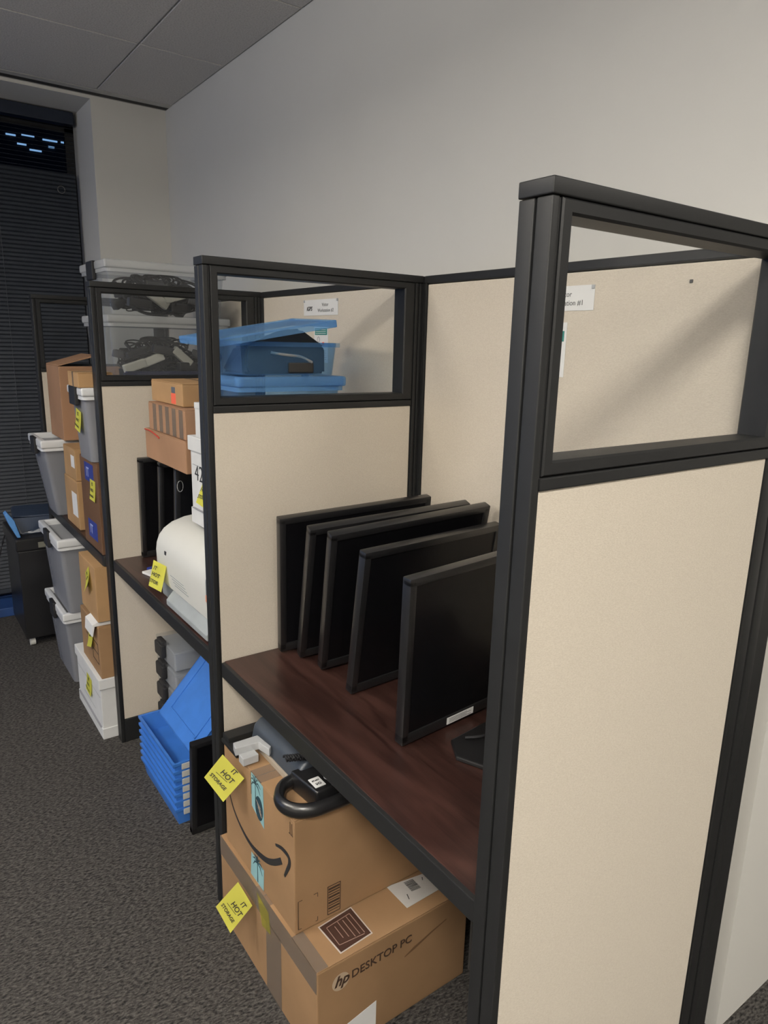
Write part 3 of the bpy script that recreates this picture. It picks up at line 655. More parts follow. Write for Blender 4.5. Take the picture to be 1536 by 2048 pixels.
# ------------------------------------------------------------------ plastic bins
def tub(label, x0, x1, y0, y1, z0, z1, wall, lidm, latch=None, taper=0.018, lid=True, name='storage_bin', rot=0.0, group=None, lidh=0.028, rimw=0.008):
    g = thing(name, label, 'storage bin', ((x0+x1)/2, (y0+y1)/2, z0), rotz(rot), group)
    a, b, h = (x1-x0)/2, (y1-y0)/2, z1-z0
    bh = h-(lidh if lid else 0)
    # thin-walled, tapered body
    def ring(bm, sx, sy, zz, r=0.02, n=4):
        vs = []
        for qx, qy, a0 in ((1, 1, 0), (-1, 1, 90), (-1, -1, 180), (1, -1, 270)):
            for k in range(n+1):
                t = math.radians(a0+90*k/n); vs.append(bm.verts.new((qx*(sx-r)+r*math.cos(t), qy*(sy-r)+r*math.sin(t), zz)))
        return vs
    bm = bmesh.new(); t_ = 0.0016
    rs = [ring(bm, a-taper-t_, b-taper-t_, t_+0.001), ring(bm, a-rimw-t_, b-rimw-t_, bh), ring(bm, a-rimw, b-rimw, bh), ring(bm, a-rimw, b-rimw, bh-0.002), ring(bm, a-taper, b-taper, 0.001)]
    for i in range(len(rs)-1):
        A, B = rs[i], rs[i+1]
        for k in range(len(A)): bm.faces.new((A[k], A[(k+1) % len(A)], B[(k+1) % len(A)], B[k]))
    bm.faces.new(rs[0]); bm.faces.new(rs[-1][::-1])
    bmesh.ops.recalc_face_normals(bm, faces=bm.faces[:])
    mb = MB(); mb._merge(bm); mb.build('body', wall, g, True)
    rim = MB(); bm = bmesh.new()
    rs = [ring(bm, a-rimw, b-rimw, bh-0.012), ring(bm, a, b, bh-0.012), ring(bm, a, b, bh), ring(bm, a-rimw, b-rimw, bh)]
    for i in range(4):
        A, B = rs[i], rs[(i+1) % 4]
        for k in range(len(A)): bm.faces.new((A[k], A[(k+1) % len(A)], B[(k+1) % len(A)], B[k]))
    bmesh.ops.recalc_face_normals(bm, faces=bm.faces[:]); rim._merge(bm); rim.build('rim', lidm if lid else wall, g, True)
    if lid: add_lid(g, a, b, bh, h, lidm, wall)
    if latch:
        for s in latch:
            sx, sy = s
            if sy: MB().box(-0.045, sy*(b+0.002)-0.007, bh-0.05, 0.045, sy*(b+0.002)+0.007, h-0.002, 0.004).build('latch', black_soft, g)
            else: MB().box(sx*(a+0.004)-0.008, -0.045, bh-0.035, sx*(a+0.004)+0.008, 0.045, h+0.002, 0.005, 3).build('latch', black_soft, g)
    return g
def add_lid(g, a, b, z0, z1, m, inner=None):
    mb = MB()
    mb.box(-a-.003, -b-.003, z0, a+.003, -b+0.022, z1, 0.008, 3).box(-a-.003, b-0.022, z0, a+.003, b+.003, z1, 0.008, 3)
    mb.box(-a-.003, -b+0.010, z0, -a+0.022, b-0.010, z1, 0.008, 3).box(a-0.022, -b+0.010, z0, a+.003, b-0.010, z1, 0.008, 3)
    l = mb.build('lid', m, g, True)
    MB().box(-a+0.015, -b+0.015, z0+0.006, a-0.015, b-0.015, z0+0.010).build('lid_panel', lidpanel_m if m == whiteplastic_m else (inner or m), l)
    return l

# blue bins over the printer
b1 = tub('lower translucent blue bin with blue lid, stacked above the white file box', 0.162, 0.494, 1.185, 1.42, 1.256, 1.428, blueclear_m, bluelid_m, taper=0.02)
b2 = tub('upper open translucent blue bin holding a black bag, behind the second glass', 0.174, 0.487, 1.19, 1.415, 1.429, 1.520, blueclear_m, blueclear_m, taper=0.016, lid=False)
# lid resting askew
ld = thing('bin_lid', 'translucent blue bin lid lying tilted on the open blue bin', 'lid', (0.262, 1.27, 1.548), Matrix.Rotation(-0.17, 3, 'Y') @ Matrix.Rotation(0.03, 3, 'X'))
mb = MB(); a, b = 0.18, 0.125
mb.box(-a, -b, -0.012, a, -b+0.012, 0.008, 0.003).box(-a, b-0.012, -0.012, a, b, 0.008, 0.003).box(-a, -b, -0.012, -a+0.012, b, 0.008, 0.003).box(a-0.012, -b, -0.012, a, b, 0.008, 0.003).box(-a+.01, -b+.01, 0.002, a-.01, b-.01, 0.005)
mb.build('shell', bluelid_m, ld)
def lump(name, label, cat, pts, mat, loc, group=None, sub=1, nz=0.0):
    """closed hull of a soft or hard object"""
    bm = bmesh.new(); vs = [bm.verts.new(p) for p in pts]
    bmesh.ops.convex_hull(bm, input=vs); bmesh.ops.delete(bm, geom=[v for v in bm.verts if not v.link_faces], context='VERTS')
    bmesh.ops.bevel(bm, geom=bm.edges[:], offset=0.006, segments=2, affect='EDGES')
    mb = MB(); mb._merge(bm); o = mb.build(name, mat, None, True); o.location = loc
    if label: tag(o, label, cat, group)
    return o
lump('laptop_bag', 'black soft bag bulging out of the open blue bin', 'bag', [(-0.13, -0.08, 0), (0.12, -0.08, 0), (0.12, 0.08, 0), (-0.13, 0.08, 0), (-0.12, -0.07, 0.075), (-0.02, -0.07, 0.117), (0.05, -0.06, 0.125), (0.125, -0.07, 0.076), (0.05, 0.06, 0.115), (-0.1, 0.06, 0.07), (0.12, 0.07, 0.07)], black_soft, (0.330, 1.303, 1.4335))
cb = thing('power_adapter', 'black adapter with a pale plug pressed against the front of the upper blue bin', 'adapter', (0.34, 1.212, 1.436))
MB().box(-0.02, -0.010, 0.0, 0.06, 0.006, 0.03, 0.004).build('block', black_m, cb)
MB().tube(smooth_path([(-0.07, -0.004, 0.055), (-0.03, -0.010, 0.05), (0.02, -0.006, 0.045), (0.055, -0.008, 0.030)]), 0.004, 8).build('cable', plain('grey_cable', (0.3, 0.3, 0.3), 0.4), cb)
ad = lump('laptop_dock', 'dark grey device inside the lower blue bin', 'device', [(-0.06, -0.03, 0), (0.06, -0.03, 0), (0.06, 0.03, 0), (-0.06, 0.03, 0), (-0.04, -0.03, 0.05), (0.03, -0.03, 0.07), (0.03, 0.03, 0.06), (-0.04, 0.03, 0.05)], greyitem_m, (0.29, 1.25, 1.260))

# white banker box with 42 and white box on top
def banker(label, x0, x1, y0, y1, z0, z1, word=None, m=whitecard_m):
    g = thing('file_box', label, 'file box', ((x0+x1)/2, (y0+y1)/2, z0))
    a, b, h = (x1-x0)/2, (y1-y0)/2, z1-z0
    MB().box(-a+.006, -b+.006, 0, a-.006, b-.006, h-0.03, 0.003).box(-a+.003, -b+.003, 0, a-.003, b-.003, 0.045, 0.002).build('body', m, g)
    MB().box(-a, -b, h-0.042, a, b, h, 0.003).build('lid', m, g)
    q = MB()
    q.box(-a-.0005, -b+0.02, 0.0455, -a+.006, b-0.02, 0.0475)
    stroke(q, [(-a+.0055, -0.055, h*0.50), (-a+.0055, 0.055, h*0.50)], 0.0015, (-1, 0, 0)); stroke(q, [(-a+.0055, -0.09, h*0.34), (-a+.0055, 0.09, h*0.34)], 0.0012, (-1, 0, 0)); stroke(q, [(-a+.0055, b-.02, h*0.68), (-a+.0055, -b+.02, h*0.68)], 0.0012, (-1, 0, 0))
    q.build('printed_lines', plain('box_line_ink', (0.25, 0.25, 0.27), 0.6), g)
    hh = MB(); pts = [(0.045*math.cos(t), 0.018*math.sin(t)) for t in [i*math.pi/10 for i in range(20)]]
    hh.poly([(p[0], -b+.0055, h*0.62+p[1]) for p in pts], 0.0004, (0, -1, 0)).build('hand_hole', black_soft, g)
    if word:
        MB().text(word, 0.065, (-a+.0050, b-0.035, h*0.51), (0, -1, 0), Z_, 0.0003, -0.0009).build('handwriting', ink_m, g)
    return g
banker('white file box marked 42 sitting on the printer, next to the second wing', 0.098, 0.50, 1.060, 1.402, 1.000, 1.255, '42')
wb = thing('white_box', 'narrow white box standing on the file box marked 42', 'box', (0.123, 1.20, 1.2555))
MB().box(-0.022, -0.13, 0, 0.022, 0.142, 0.095, 0.002).build('body', whitecard_m, wb); MB().box(-0.0235, -0.131, 0.080, 0.0235, 0.143, 0.097, 0.002).build('lid', whitecard_m, wb)

# brown boxes over the monitors of the second bay
lowbox = carton('reddish-edged long brown box, lowest of the three above the printer bay monitors', 0.100, 0.42, 1.425, 1.80, 1.135, 1.232, card3_m, tape='y', tw=0.03)
g = carton('brown taped box in the middle of the three above the printer bay monitors', 0.104, 0.40, 1.43, 1.765, 1.2335, 1.322, card3_m, tape='y', tw=0.045)
for i in range(5): MB().box(-0.1486, -0.15+i*0.06, 0.002, -0.1481, -0.118+i*0.06, 0.085).build('tape_strip', tape_m, g)
g = carton('small tan box with an orange label, topmost above the printer bay monitors', 0.125, 0.36, 1.50, 1.79, 1.3235, 1.392, card2_m, tape='y', tw=0.02)
MB().box(-0.1180, -0.085, 0.004, -0.1175, -0.045, 0.036).build('orange_label', orange_m, g)
MB().box(-0.1180, -0.081, 0.037, -0.1175, -0.049, 0.055).build('grey_label', greyitem_m, g)
rb = MB(); rb.tube([(-0.161, 0.187, 0.093), (-0.1625, 0.13, 0.094), (-0.1625, 0.08, 0.088), (-0.1625, 0.04, 0.080)], 0.0022, 6)
rb.build('red_cord', plain('red_cord', (0.5, 0.05, 0.03), 0.5), lowbox)
for i, (yy, xx, lean, lb) in enumerate([(1.935, 0.108, 0.04, 'black monitor flat against the third wing in the printer bay'), (1.835, 0.140, 0.10, 'middle black monitor behind the printer, under the long brown box'), (1.745, 0.165, 0.10, 'front black monitor behind the printer, pale oval mark on its back')]):
    mm = monitor(lb, (xx, yy, 0.742), 0.0, lean, 0.0, 0.40, 0.368, group='black monitors behind the printer')
q = MB(); q.tube([(0.015+0.010*math.cos(a), -0.0006, 0.300+0.019*math.sin(a)) for a in [i*math.pi/8 for i in range(16)]], 0.0012, 5, closed=True).build('oval_mark', silver_m, mm)

# ------------------------------------------------------------------ printer
pt = thing('printer', 'white rounded laser printer on the second desk, file box on top of it', 'printer', (0.035, 1.075, 0.741))
prof = [(0.002, 0.055), (-0.002, 0.110), (-0.003, 0.150), (0.000, 0.172), (0.008, 0.194), (0.024, 0.214), (0.050, 0.231), (0.09, 0.243), (0.16, 0.250), (0.39, 0.252), (0.41, 0.24), (0.42, 0.055)]
LY = 0.475
mb = MB(); bm = bmesh.new(); N = 40; rings = []
for i in range(N+1):
    t = i/N; yy = LY*t
    e = min(t, 1-t)*LY; k = 1.0
    r = 0.022
    if e < r: k = math.sqrt(max(0.0, 1-((r-e)/r)**2))
    inset = (1-k)*0.022
    rings.append([bm.verts.new((min(px+inset, 0.42), yy, 0.055+(pz-0.055)*(1-(1-k)*0.09) if pz > 0.06 else pz)) for px, pz in prof])
for i in range(N):
    A, B = rings[i], rings[i+1]
    for k in range(len(A)): bm.faces.new((A[k], A[(k+1) % len(A)], B[(k+1) % len(A)], B[k]))
bm.faces.new(rings[0]); bm.faces.new(rings[-1][::-1]); bmesh.ops.recalc_face_normals(bm, faces=bm.faces[:])
mb._merge(bm); mb.build('shell', printer_m, pt, True)
MB().box(0.012, 0.01, 0.0, 0.41, LY-0.01, 0.057, 0.006).prism([(-0.012, 0.004), (-0.012, 0.020), (0.02, 0.056), (0.02, 0.004)], 0.035, LY-0.12, 'y', 0.003).build('paper_tray', printergrey_m, pt)
MB().box(-0.0030, LY-0.11, 0.152, 0.012, LY-0.095, 0.164, 0.001).build('latch_mark', ink_m, pt)
q = MB()
for i in range(4): q.box(-0.0025, 0.19+i*0.012, 0.078+i*0.007, -0.0015, 0.30+i*0.012, 0.0795+i*0.007)
q.build('front_grooves', printergrey_m, pt)
MB().box(-0.004, 0.0, 0.100, 0.05, 0.060, 0.175, 0.012, 3).build('control_panel', printergrey_m, pt)
MB().box(-0.0055, 0.030, 0.110, -0.0035, 0.052, 0.128, 0.001).build('status_light', plain('salmon_lens', (0.75, 0.32, 0.2), 0.4), pt)
pp = thing('paper_ream', 'white papers with a blue edge lying beside the printer', 'paper', (0.10, 1.70, 0.741), rotz(0.25))
MB().box(-0.03, -0.09, 0, 0.16, 0.075, 0.008, 0.001).build('sheets', white_m, pp)
MB().box(0.0, 0.076, 0.001, 0.16, 0.095, 0.010, 0.001).build('blue_edge', blueink_m, pp)

def flat_note(label, x, y, z, tilt=0.0, h=0.076, w_=0.076, out=0.006, marks=True):
    """note lying on an aisle-side face, lower end lifting off"""
    g = thing('sticky_note', label, 'sticky note', (x, y, z), Matrix.Rotation(tilt, 3, 'X'))
    bm = bmesh.new(); N = 5
    vs = [[bm.verts.new((-0.0008-out*(i/N)**2, -w_/2+w_*j, -h*i/N)) for j in (0, 1)] for i in range(N+1)]
    for i in range(N): bm.faces.new((vs[i][0], vs[i][1], vs[i+1][1], vs[i+1][0]))
    bmesh.ops.solidify(bm, geom=bm.faces[:], thickness=0.0003); mb = MB(); mb._merge(bm); mb.build('paper', yellow_m, g, True)
    if marks:
        q = MB(); q.text('IT', 0.018, (-0.0022, 0.012, -0.022), (0, -1, 0), Z_, 0.0002, 0.0003); q.text('HOT', 0.018, (-0.0045, 0.022, -0.043), (0, -1, 0), (-0.12, 0, 1), 0.0002, 0.0003); q.text('STORAGE', 0.013, (-0.0068, 0.034, -0.063), (0, -1, 0), (-0.15, 0, 1), 0.0002, 0.0002)
        q.build('handwriting', ink_m, g)
    return g
# the two that hang towards the camera
def quad_note(label, top_l, top_r, bot_r, bot_l):
    g, c, nrm = note(label, [top_l, bot_l, bot_r, top_r], curl=0.003)
    up = (c[0]-c[1]).normalized(); right = (c[3]-c[0]).normalized()
    note_text(g, c, nrm, [('IT', 0.012, 0.055, 0.017), ('HOT', 0.008, 0.036, 0.017), ('STOR', 0.004, 0.015, 0.015)], 0, right, up, c[1]+right.cross(up)*0.001)
    return g
quad_note('yellow sticky note hanging on the far front corner of the printer', (0.012, 1.500, 0.868), (0.032, 1.440, 0.860), (0.012, 1.432, 0.785), (-0.008, 1.492, 0.792))
quad_note('yellow sticky note on the white file box marked 42', (0.088, 1.262, 1.150), (0.096, 1.190, 1.150), (0.086, 1.185, 1.065), (0.070, 1.275, 1.085))

# ------------------------------------------------------------------ second bay, floor
def organizer(label, z):
    g = thing('organizer_case', label, 'organizer case', (0.315, 1.865, z), group=None)
    MB().box(-0.165, -0.095, 0.002, 0.165, 0.095, 0.072, 0.010, 3).build('clear_box', frost_m, g)
    MB().box(-0.170, -0.100, 0.070, 0.170, 0.100, 0.084, 0.005).build('lid', clearbin_m, g)
    MB().box(-0.186, -0.010, 0.024, -0.166, 0.070, 0.078, 0.009, 3).box(-0.180, 0.000, 0.060, -0.160, 0.060, 0.090, 0.006, 2).build('handle', black_soft, g)
    q = MB()
    for i in range(1, 4): q.box(-0.15, -0.095+i*0.048, 0.006, 0.15, -0.093+i*0.048, 0.066)
    q.build('dividers', frost_m, g)
    return g
for i, w_ in enumerate(('lowest', 'second lowest', 'middle', 'second from the top', 'topmost')):
    organizer('clear organizer case under the second desk, %s of the stack' % w_, 0.0+i*0.0855)
def crate(label, z, first=False):
    g = thing('blue_tray', label, 'tray', (0.160, 1.572, z), group=None)
    bm = bmesh.new(); 
    def rg(s, zz): return [bm.verts.new((sx*(0.155+s), sy*(0.180+s), zz)) for sx, sy in ((1, 1), (-1, 1), (-1, -1), (1, -1))]
    r_ = [rg(-0.014, 0.0), rg(-0.006, 0.055), rg(0.0, 0.055), rg(0.0, 0.064), rg(-0.008, 0.064), rg(-0.017, 0.003)]
    for i in range(5):
        for k in range(4): bm.faces.new((r_[i][k], r_[i][(k+1) % 4], r_[i+1][(k+1) % 4], r_[i+1][k]))
    bm.faces.new(r_[0][::-1]); bm.faces.new(r_[5]); bmesh.ops.recalc_face_normals(bm, faces=bm.faces[:])
    mb = MB(); mb._merge(bm); mb.build('tray', blueplastic_m, g)
    MB().box(-0.128, -0.1818, 0.040, -0.085, -0.1775, 0.060, 0.001).build('label_card', plain('card_white', (0.5, 0.5, 0.48), 0.6), g)
    return g
words = ('lowest', 'second lowest', 'third lowest', 'fourth from the floor', 'third from the top', 'second from the top', 'topmost')
for i, w_ in enumerate(words):
    crate('blue tray under the printer desk, %s of the nested stack' % w_, 0.0005+i*0.027)
tb = thing('blue_tray', 'large blue tray leaning at a slant on top of the nested tray stack', 'tray', (0.068, 1.56, 0.2325), Matrix.Rotation(-0.83, 3, 'Y') @ rotz(0.0))
MB().box(0, -0.165, -0.004, 0.34, 0.165, 0, 0.001).box(0, -0.165, -0.05, 0.004, 0.165, 0).box(0.336, -0.165, -0.05, 0.34, 0.165, 0).box(0, -0.165, -0.05, 0.34, -0.161, 0).box(0, 0.161, -0.05, 0.34, 0.165, 0).build('tray', blueplastic_m, tb)
MB().box(-0.006, -0.172, -0.056, 0.346, -0.160, -0.050, 0.002).box(-0.006, 0.160, -0.056, 0.346, 0.172, -0.050, 0.002).box(-0.006, -0.17, -0.056, 0.006, 0.17, -0.050, 0.002).box(0.334, -0.17, -0.056, 0.346, 0.17, -0.050, 0.002).build('rim', blueplastic_m, tb)
MB().box(0.04, -0.12, 0.0, 0.30, -0.112, 0.003, 0.001).box(0.04, 0.112, 0.0, 0.30, 0.12, 0.003, 0.001).box(0.04, -0.12, 0.0, 0.048, 0.12, 0.003, 0.001).box(0.292, -0.12, 0.0, 0.30, 0.12, 0.003, 0.001).build('base_ribs', blueplastic_m, tb)
monitor('black monitor standing on the carpet in front of the blue trays', (0.035, 1.330, 0.001), 0.0, 0.10, 0.0, 0.41, 0.335, group='black monitors on the floor')
monitor('black monitor on the carpet right behind the second wing', (0.066, 1.185, 0.001), 0.0, 0.06, 0.0, 0.41, 0.42, group='black monitors on the floor')

# ------------------------------------------------------------------ third bay
# floor stack
banker('white file box on the carpet beside the third wing, bottom of its stack', -0.056, 0.27, 2.040, 2.44, 0.0, 0.252)
g = carton('brown carton with printed marks, standing on the floor file box', -0.042, 0.25, 2.045, 2.33, 0.2525, 0.462, card_m)
q = MB()
for zz in (0.05, 0.09, 0.13): q.box(-0.1465, -0.12, zz, -0.146, -0.03, zz+0.004)
q.box(-0.1465, -0.12, 0.05, -0.146, -0.115, 0.13); q.box(-0.1465, -0.035, 0.05, -0.146, -0.03, 0.13); q.box(-0.1465, 0.0, 0.12, -0.146, 0.06, 0.126)
q.build('printed_marks', brownink_m, g)
wp = MB(); wp.prism([(-0.050, 0.463), (0.10, 0.463), (0.10, 0.478), (-0.035, 0.481), (-0.058, 0.470), (-0.062, 0.425), (-0.058, 0.425)], 2.06, 2.17, 'y', 0.001)
tag(wp.build('crumpled_paper', white_m), 'white paper flap hanging over the printed brown carton in the far bay', 'paper')
carton('taller brown carton pressed up under the far desk edge', -0.040, 0.25, 2.045, 2.29, 0.482, 0.697, card2_m)
tub('lower frosted bin with white lid on the carpet in the far bay', -0.068, 0.27, 2.56, 2.96, 0.0, 0.345, greyclear_m, whiteplastic_m, latch=[(-1, 0)], taper=0.03, lidh=0.035)
ub = tub('upper frosted bin with white lid holding a red item, below the far desk', -0.072, 0.26, 2.52, 2.93, 0.3455, 0.688, greyclear_m, whiteplastic_m, latch=[(-1, 0)], taper=0.03, lidh=0.035)
lump('red_cloth', 'red folded cloth inside the upper frosted bin under the far desk', 'cloth', [(-0.10, -0.02, 0), (0.10, -0.02, 0), (0.10, 0.05, 0), (-0.10, 0.05, 0), (-0.10, -0.02, 0.04), (0.10, -0.02, 0.07), (0.1, 0.05, 0.06), (-0.1, 0.05, 0.04)], red_m, (0.10, 2.585, 0.545))
lump('dark_case', 'dark blue-grey case inside the upper frosted bin under the far desk', 'case', [(-0.08, -0.02, 0), (0.10, -0.02, 0), (0.10, 0.06, 0), (-0.08, 0.06, 0), (-0.09, -0.02, 0.19), (0.1, -0.02, 0.19), (0.1, 0.06, 0.19), (-0.09, 0.06, 0.19)], greyitem_m, (0.12, 2.585, 0.350))
lump('grey_pouch', 'grey pouch inside the lower frosted bin on the carpet', 'pouch', [(-0.10, -0.03, 0), (0.10, -0.03, 0), (0.10, 0.06, 0), (-0.10, 0.06, 0), (-0.10, -0.02, 0.14), (0.10, -0.02, 0.22), (0.1, 0.05, 0.2), (-0.1, 0.05, 0.12)], greyitem_m, (0.11, 2.64, 0.004))
# on the desk
g = carton('dark brown box with blue printed logos, on the far desk beside the third wing', -0.006, 0.27, 2.045, 2.30, 0.741, 1.082, darkcard_m, name='printed_box')
for zz in (0.035, 0.255):
    MB().box(-0.1388, -0.075, zz, -0.1382, 0.055, zz+0.07, 0.0).build('blue_logo', blueink_m, g)
    MB().text('IT', 0.05, (-0.1392, 0.030, zz+0.018), (0, -1, 0), Z_, 0.0002, 0.0005).build('logo_letters', plain('pale_blue_ink', (0.4, 0.45, 0.7), 0.5), g)
g = carton('brown taped carton with white labels on the far desk, lower of two', 0.005, 0.30, 2.44, 2.67, 0.741, 0.945, card2_m)
MB().box(-0.1483, -0.10, 0.05, -0.1477, -0.01, 0.15).build('white_label', white_m, g)
MB().box(-0.12, -0.1158, 0.05, -0.05, -0.1152, 0.15).build('white_label', white_m, g)
g = carton('brown taped carton on the far desk, stacked on the labelled one', 0.008, 0.28, 2.45, 2.66, 0.9465, 1.075, card2_m)
MB().box(-0.1368, -0.09, 0.05, -0.1362, -0.03, 0.10).build('white_label', white_m, g)
MB().box(-0.11, -0.1058, 0.05, -0.05, -0.1052, 0.10).build('white_label', white_m, g)
tub('frosted bin with white lid and black latch at the far end of the far desk', -0.070, 0.26, 2.70, 3.00, 0.741, 1.085, greyclear_m, whiteplastic_m, latch=[(-1, 0)], taper=0.050, lidh=0.035)
tub('grey clear bin with white lid on the dark printed box, beside the third wing', -0.036, 0.36, 2.04, 2.26, 1.083, 1.348, greyclear_m, whiteplastic_m, latch=[(-1, 0)], taper=0.02, lidh=0.03)
carton('small flat tan box lying on the grey clear bin', -0.045, 0.072, 2.045, 2.20, 1.3485, 1.400, card2_m, tape='x', tw=0.02)
carton('plain brown carton directly under the clear adapter bins on the far desk', 0.12, 0.45, 2.30, 2.56, 1.0755, 1.348, card_m)
tall = carton('tall open brown carton standing on the far white-lidded bin', 0.015, 0.34, 2.66, 2.92, 1.0855, 1.400, card3_m, flaps=False)
fl = MB(); fl.prism([(-0.1625, 0.3125), (-0.160, 0.3165), (-0.01, 0.360), (0.0, 0.356)], -0.13, 0.13, 'y'); fl.build('flap', card3_m, tall)
fl = MB(); fl.prism([(0.1625, 0.3125), (0.160, 0.3165), (0.28, 0.35), (0.285, 0.346)], -0.13, 0.13, 'y'); fl.build('flap', card3_m, tall)
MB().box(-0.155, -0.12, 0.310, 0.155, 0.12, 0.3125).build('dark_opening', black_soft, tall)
# stack of clear bins with adapters
tub('lower clear bin full of adapters, behind the glass of the third wing', 0.088, 0.55, 2.125, 2.50, 1.349, 1.600, clearbin_m, clearrim_m, latch=[(-1, 0)], taper=0.022, lidh=0.028)
tub('upper clear bin of chargers rising above the top of the third wing', 0.092, 0.548, 2.13, 2.495, 1.601, 1.790, clearbin_m, clearrim_m, latch=[(-1, 0)], taper=0.02, lidh=0.03)
random.seed(11)
IV = {0: 'leftmost', 1: 'middle', 2: 'rightmost', 8: 'left of two', 9: 'right of two'}
def adapter(label, loc, ang, pale, tilt, which):
    g = thing('power_adapter', label, 'adapter', loc, rotz(ang) @ Matrix.Rotation(tilt, 3, 'Y'), '%s adapters in the %s clear bin behind the third wing' % ('ivory' if pale else 'black', which))
    MB().box(-0.045, -0.012, 0, 0.045, 0.012, 0.032, 0.005).build('block', black_m if not pale else plain('ivory_plastic', (0.55, 0.53, 0.45), 0.5), g)
    MB().tube(smooth_path([(0.045, 0, 0.015), (0.07, 0.01, 0.02), (0.06, -0.012, 0.045), (0.02, 0, 0.05), (-0.03, 0.008, 0.045)], 5), 0.003, 6).build('cable', black_soft, g)
    return g
lay = [(0.20, 2.178, 1.402, 0.1, 1, -.3), (0.27, 2.180, 1.425, -0.1, 1, -.4), (0.37, 2.178, 1.44, 0.1, 1, .7), (0.30, 2.17, 1.46, 0.2, 0, .2), (0.40, 2.18, 1.40, 0.4, 0, 0), (0.22, 2.2, 1.45, 0.1, 0, -.3), (0.46, 2.18, 1.44, -0.3, 0, .3),
       (0.22, 2.165, 1.63, 0.2, 0, .1), (0.28, 2.16, 1.65, 0.1, 1, .6), (0.36, 2.165, 1.66, 0.1, 1, -.3), (0.38, 2.18, 1.62, 0.3, 0, 0), (0.45, 2.17, 1.64, -0.3, 0, .3), (0.30, 2.2, 1.70, 0.1, 0, 0), (0.42, 2.2, 1.69, 0.2, 0, .3)]
for i, (x, y, z, an, pale, ti) in enumerate(lay):
    low = z < 1.55
    y += 0.022
    adapter((('%s ivory power adapter in the %s clear bin behind the third wing' % (IV[i], 'lower' if low else 'upper')) if pale else ('black power adapter tangled with cables in the %s clear bin behind the third wing' % ('lower' if low else 'upper'))), (x, y, z), an, pale, ti, 'lower' if low else 'upper')
def tangle(label, cx_, cy_, z0, hx, hy, hz, n, seed):
    rd = random.Random(seed); mb = MB()
    for k in range(n):
        ox, oy = rd.uniform(-hx*.6, hx*.6), rd.uniform(-hy, hy*.4); hh = rd.uniform(0.2, 1)*hz*(1-0.5*abs(ox)/hx)
        r1 = rd.uniform(0.03, 0.07); ph = rd.uniform(0, 6.28); ti = rd.uniform(-0.8, 0.8)
        pts = []
        for q_ in range(10):
            a = ph+q_*0.62; x = ox+r1*math.cos(a)*rd.uniform(.8, 1.1); y = oy+r1*0.5*math.sin(a); z = hh+r1*0.5*math.sin(a+ti)
            pts.append((cx_+max(-hx, min(hx, x)), cy_+max(-hy, min(hy, y)), z0+max(0.005, min(hz, z))))
        mb.tube(smooth_path(pts, 3), rd.uniform(0.0025, 0.0045), 6)
    for k in range(n//3):
        x, y, z = rd.uniform(-hx*.8, hx*.8), rd.uniform(-hy*.9, hy*.5), rd.uniform(0, hz*.5)
        mt = Matrix.Translation((cx_+x, cy_+y, z0+z+0.02)) @ Matrix.Rotation(rd.uniform(0, 3), 4, 'Z') @ Matrix.Rotation(rd.uniform(-.6, .6), 4, 'Y')
        mb.box(-0.035, -0.02, -0.014, 0.035, 0.02, 0.014, 0.004, 2, mt)
    return tag(mb.build('cable_tangle', black_soft, None, True), label, 'cables', None, 'stuff')
tangle('tangle of black cables filling the lower clear bin behind the third wing', 0.325, 2.32, 1.354, 0.18, 0.11, 0.17, 75, 5)
tangle('tangle of black cables filling the upper clear bin behind the third wing', 0.325, 2.32, 1.606, 0.18, 0.11, 0.15, 95, 9)
lump('folded_cloth', 'navy folded cloth at the bottom of the lower clear bin', 'cloth', [(-0.16, -0.02, 0), (0.2, -0.02, 0), (0.2, 0.03, 0), (-0.16, 0.03, 0), (-0.16, -0.02, 0.045), (0.2, -0.02, 0.045), (0.2, 0.03, 0.045), (-0.16, 0.03, 0.045)], darkblue_m, (0.31, 2.175, 1.353))

# notes on the aisle faces of the far bay
flat_note('yellow sticky note on the dark printed box of the far desk', -0.006, 2.115, 1.010, 0.0)
flat_note('yellow sticky note on the grey clear bin above the dark printed box', -0.030, 2.14, 1.265, 0.15)
flat_note('yellow sticky note tilted on the taller carton under the far desk', -0.040, 2.16, 0.66, -0.6, out=0.02)
flat_note('yellow sticky note on the printed brown carton over the floor file box', -0.042, 2.17, 0.425, -0.3, out=0.015)
flat_note('yellow sticky note on the white file box standing on the carpet', -0.051, 2.22, 0.195, 0.1)

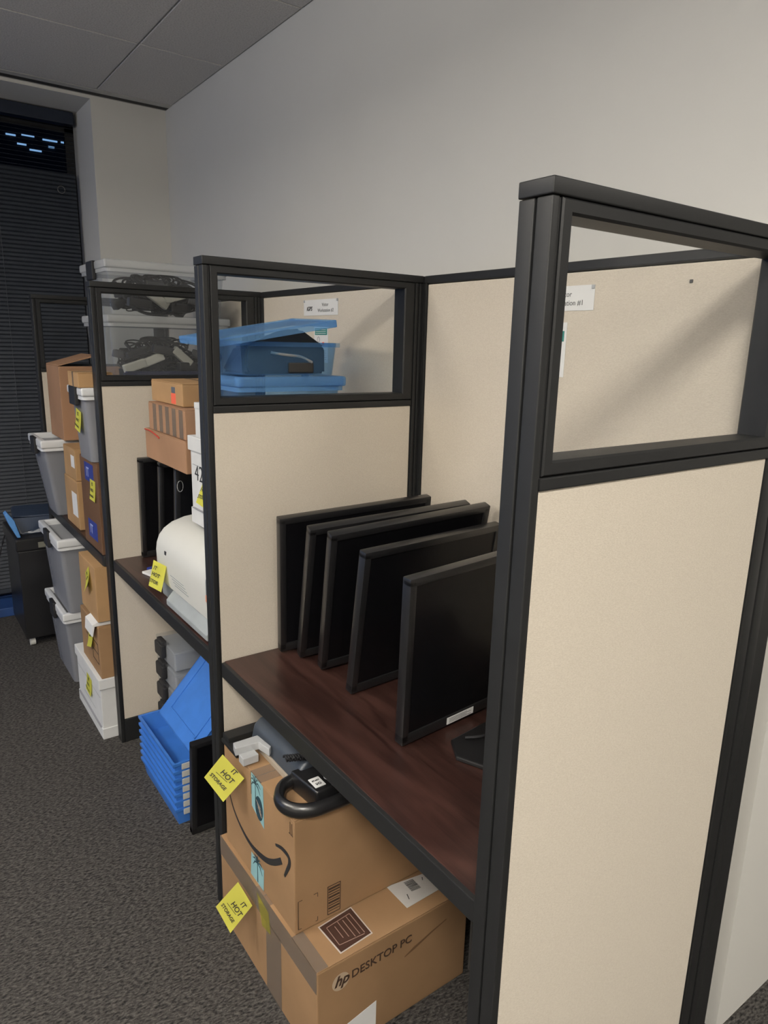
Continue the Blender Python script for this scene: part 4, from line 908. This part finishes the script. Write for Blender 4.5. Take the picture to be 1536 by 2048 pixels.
# ------------------------------------------------------------------ black cabinet by the window
kb = thing('shredder_cabinet', 'black rolling shredder bin by the blind, at the far end of the aisle', 'shredder', (-0.15, 3.10, 0))
MB().box(0, 0, 0.045, 0.34, 0.40, 0.50, 0.006).build('cabinet', black_m, kb)
MB().box(-0.008, -0.01, 0.50, 0.345, 0.41, 0.565, 0.010, 3).build('shredder_head', black_m, kb)
MB().box(0.09, -0.013, 0.512, 0.25, -0.009, 0.540, 0.001).build('control_strip', plain('olive_strip', (0.16, 0.16, 0.13), 0.5), kb)
MB().box(0.14, -0.004, 0.08, 0.32, 0.002, 0.46, 0.002).build('front_window', screen_m, kb)
for (cx_, cy_) in ((0.03, 0.03), (0.31, 0.03), (0.03, 0.37), (0.31, 0.37)):
    c = MB(); c.tube([(cx_-0.012, cy_, 0.019), (cx_+0.012, cy_, 0.019)], 0.0185, 14).box(cx_-0.008, cy_-0.008, 0.025, cx_+0.008, cy_+0.008, 0.046).build('caster', caster_m, kb, True)
bg = lump('plastic_bag', 'dark blue plastic bag lying on top of the black shredder bin', 'bag', [(-0.13, -0.10, 0), (0.15, -0.10, 0), (0.15, 0.12, 0), (-0.13, 0.12, 0), (-0.16, -0.08, 0.09), (0.0, -0.09, 0.075), (0.15, -0.09, 0.085), (-0.14, 0.10, 0.11), (0.14, 0.1, 0.1)], bag_m, (0.01, 3.26, 0.566))
fd = MB(); fd.prism([(-0.175, 0.64), (-0.19, 0.69), (-0.178, 0.70), (-0.15, 0.655), (-0.13, 0.57), (-0.145, 0.57)], 3.10, 3.16, 'y', 0.004)
tag(fd.build('blue_folder', plain('sky_blue', (0.10, 0.28, 0.62), 0.4)), 'light blue plastic edge sticking up at the corner of the shredder bin', 'folder')
cbl = MB(); cbl.tube(smooth_path([(-0.13, 3.52, 0.55), (-0.2, 3.56, 0.3), (-0.24, 3.55, 0.10), (-0.28, 3.52, 0.008), (-0.4, 3.45, 0.006)]), 0.004, 6)
cbo = cbl.build('power_cord', black_soft); cbo.parent = kb; cbo.location = (0.15, -3.10, 0)
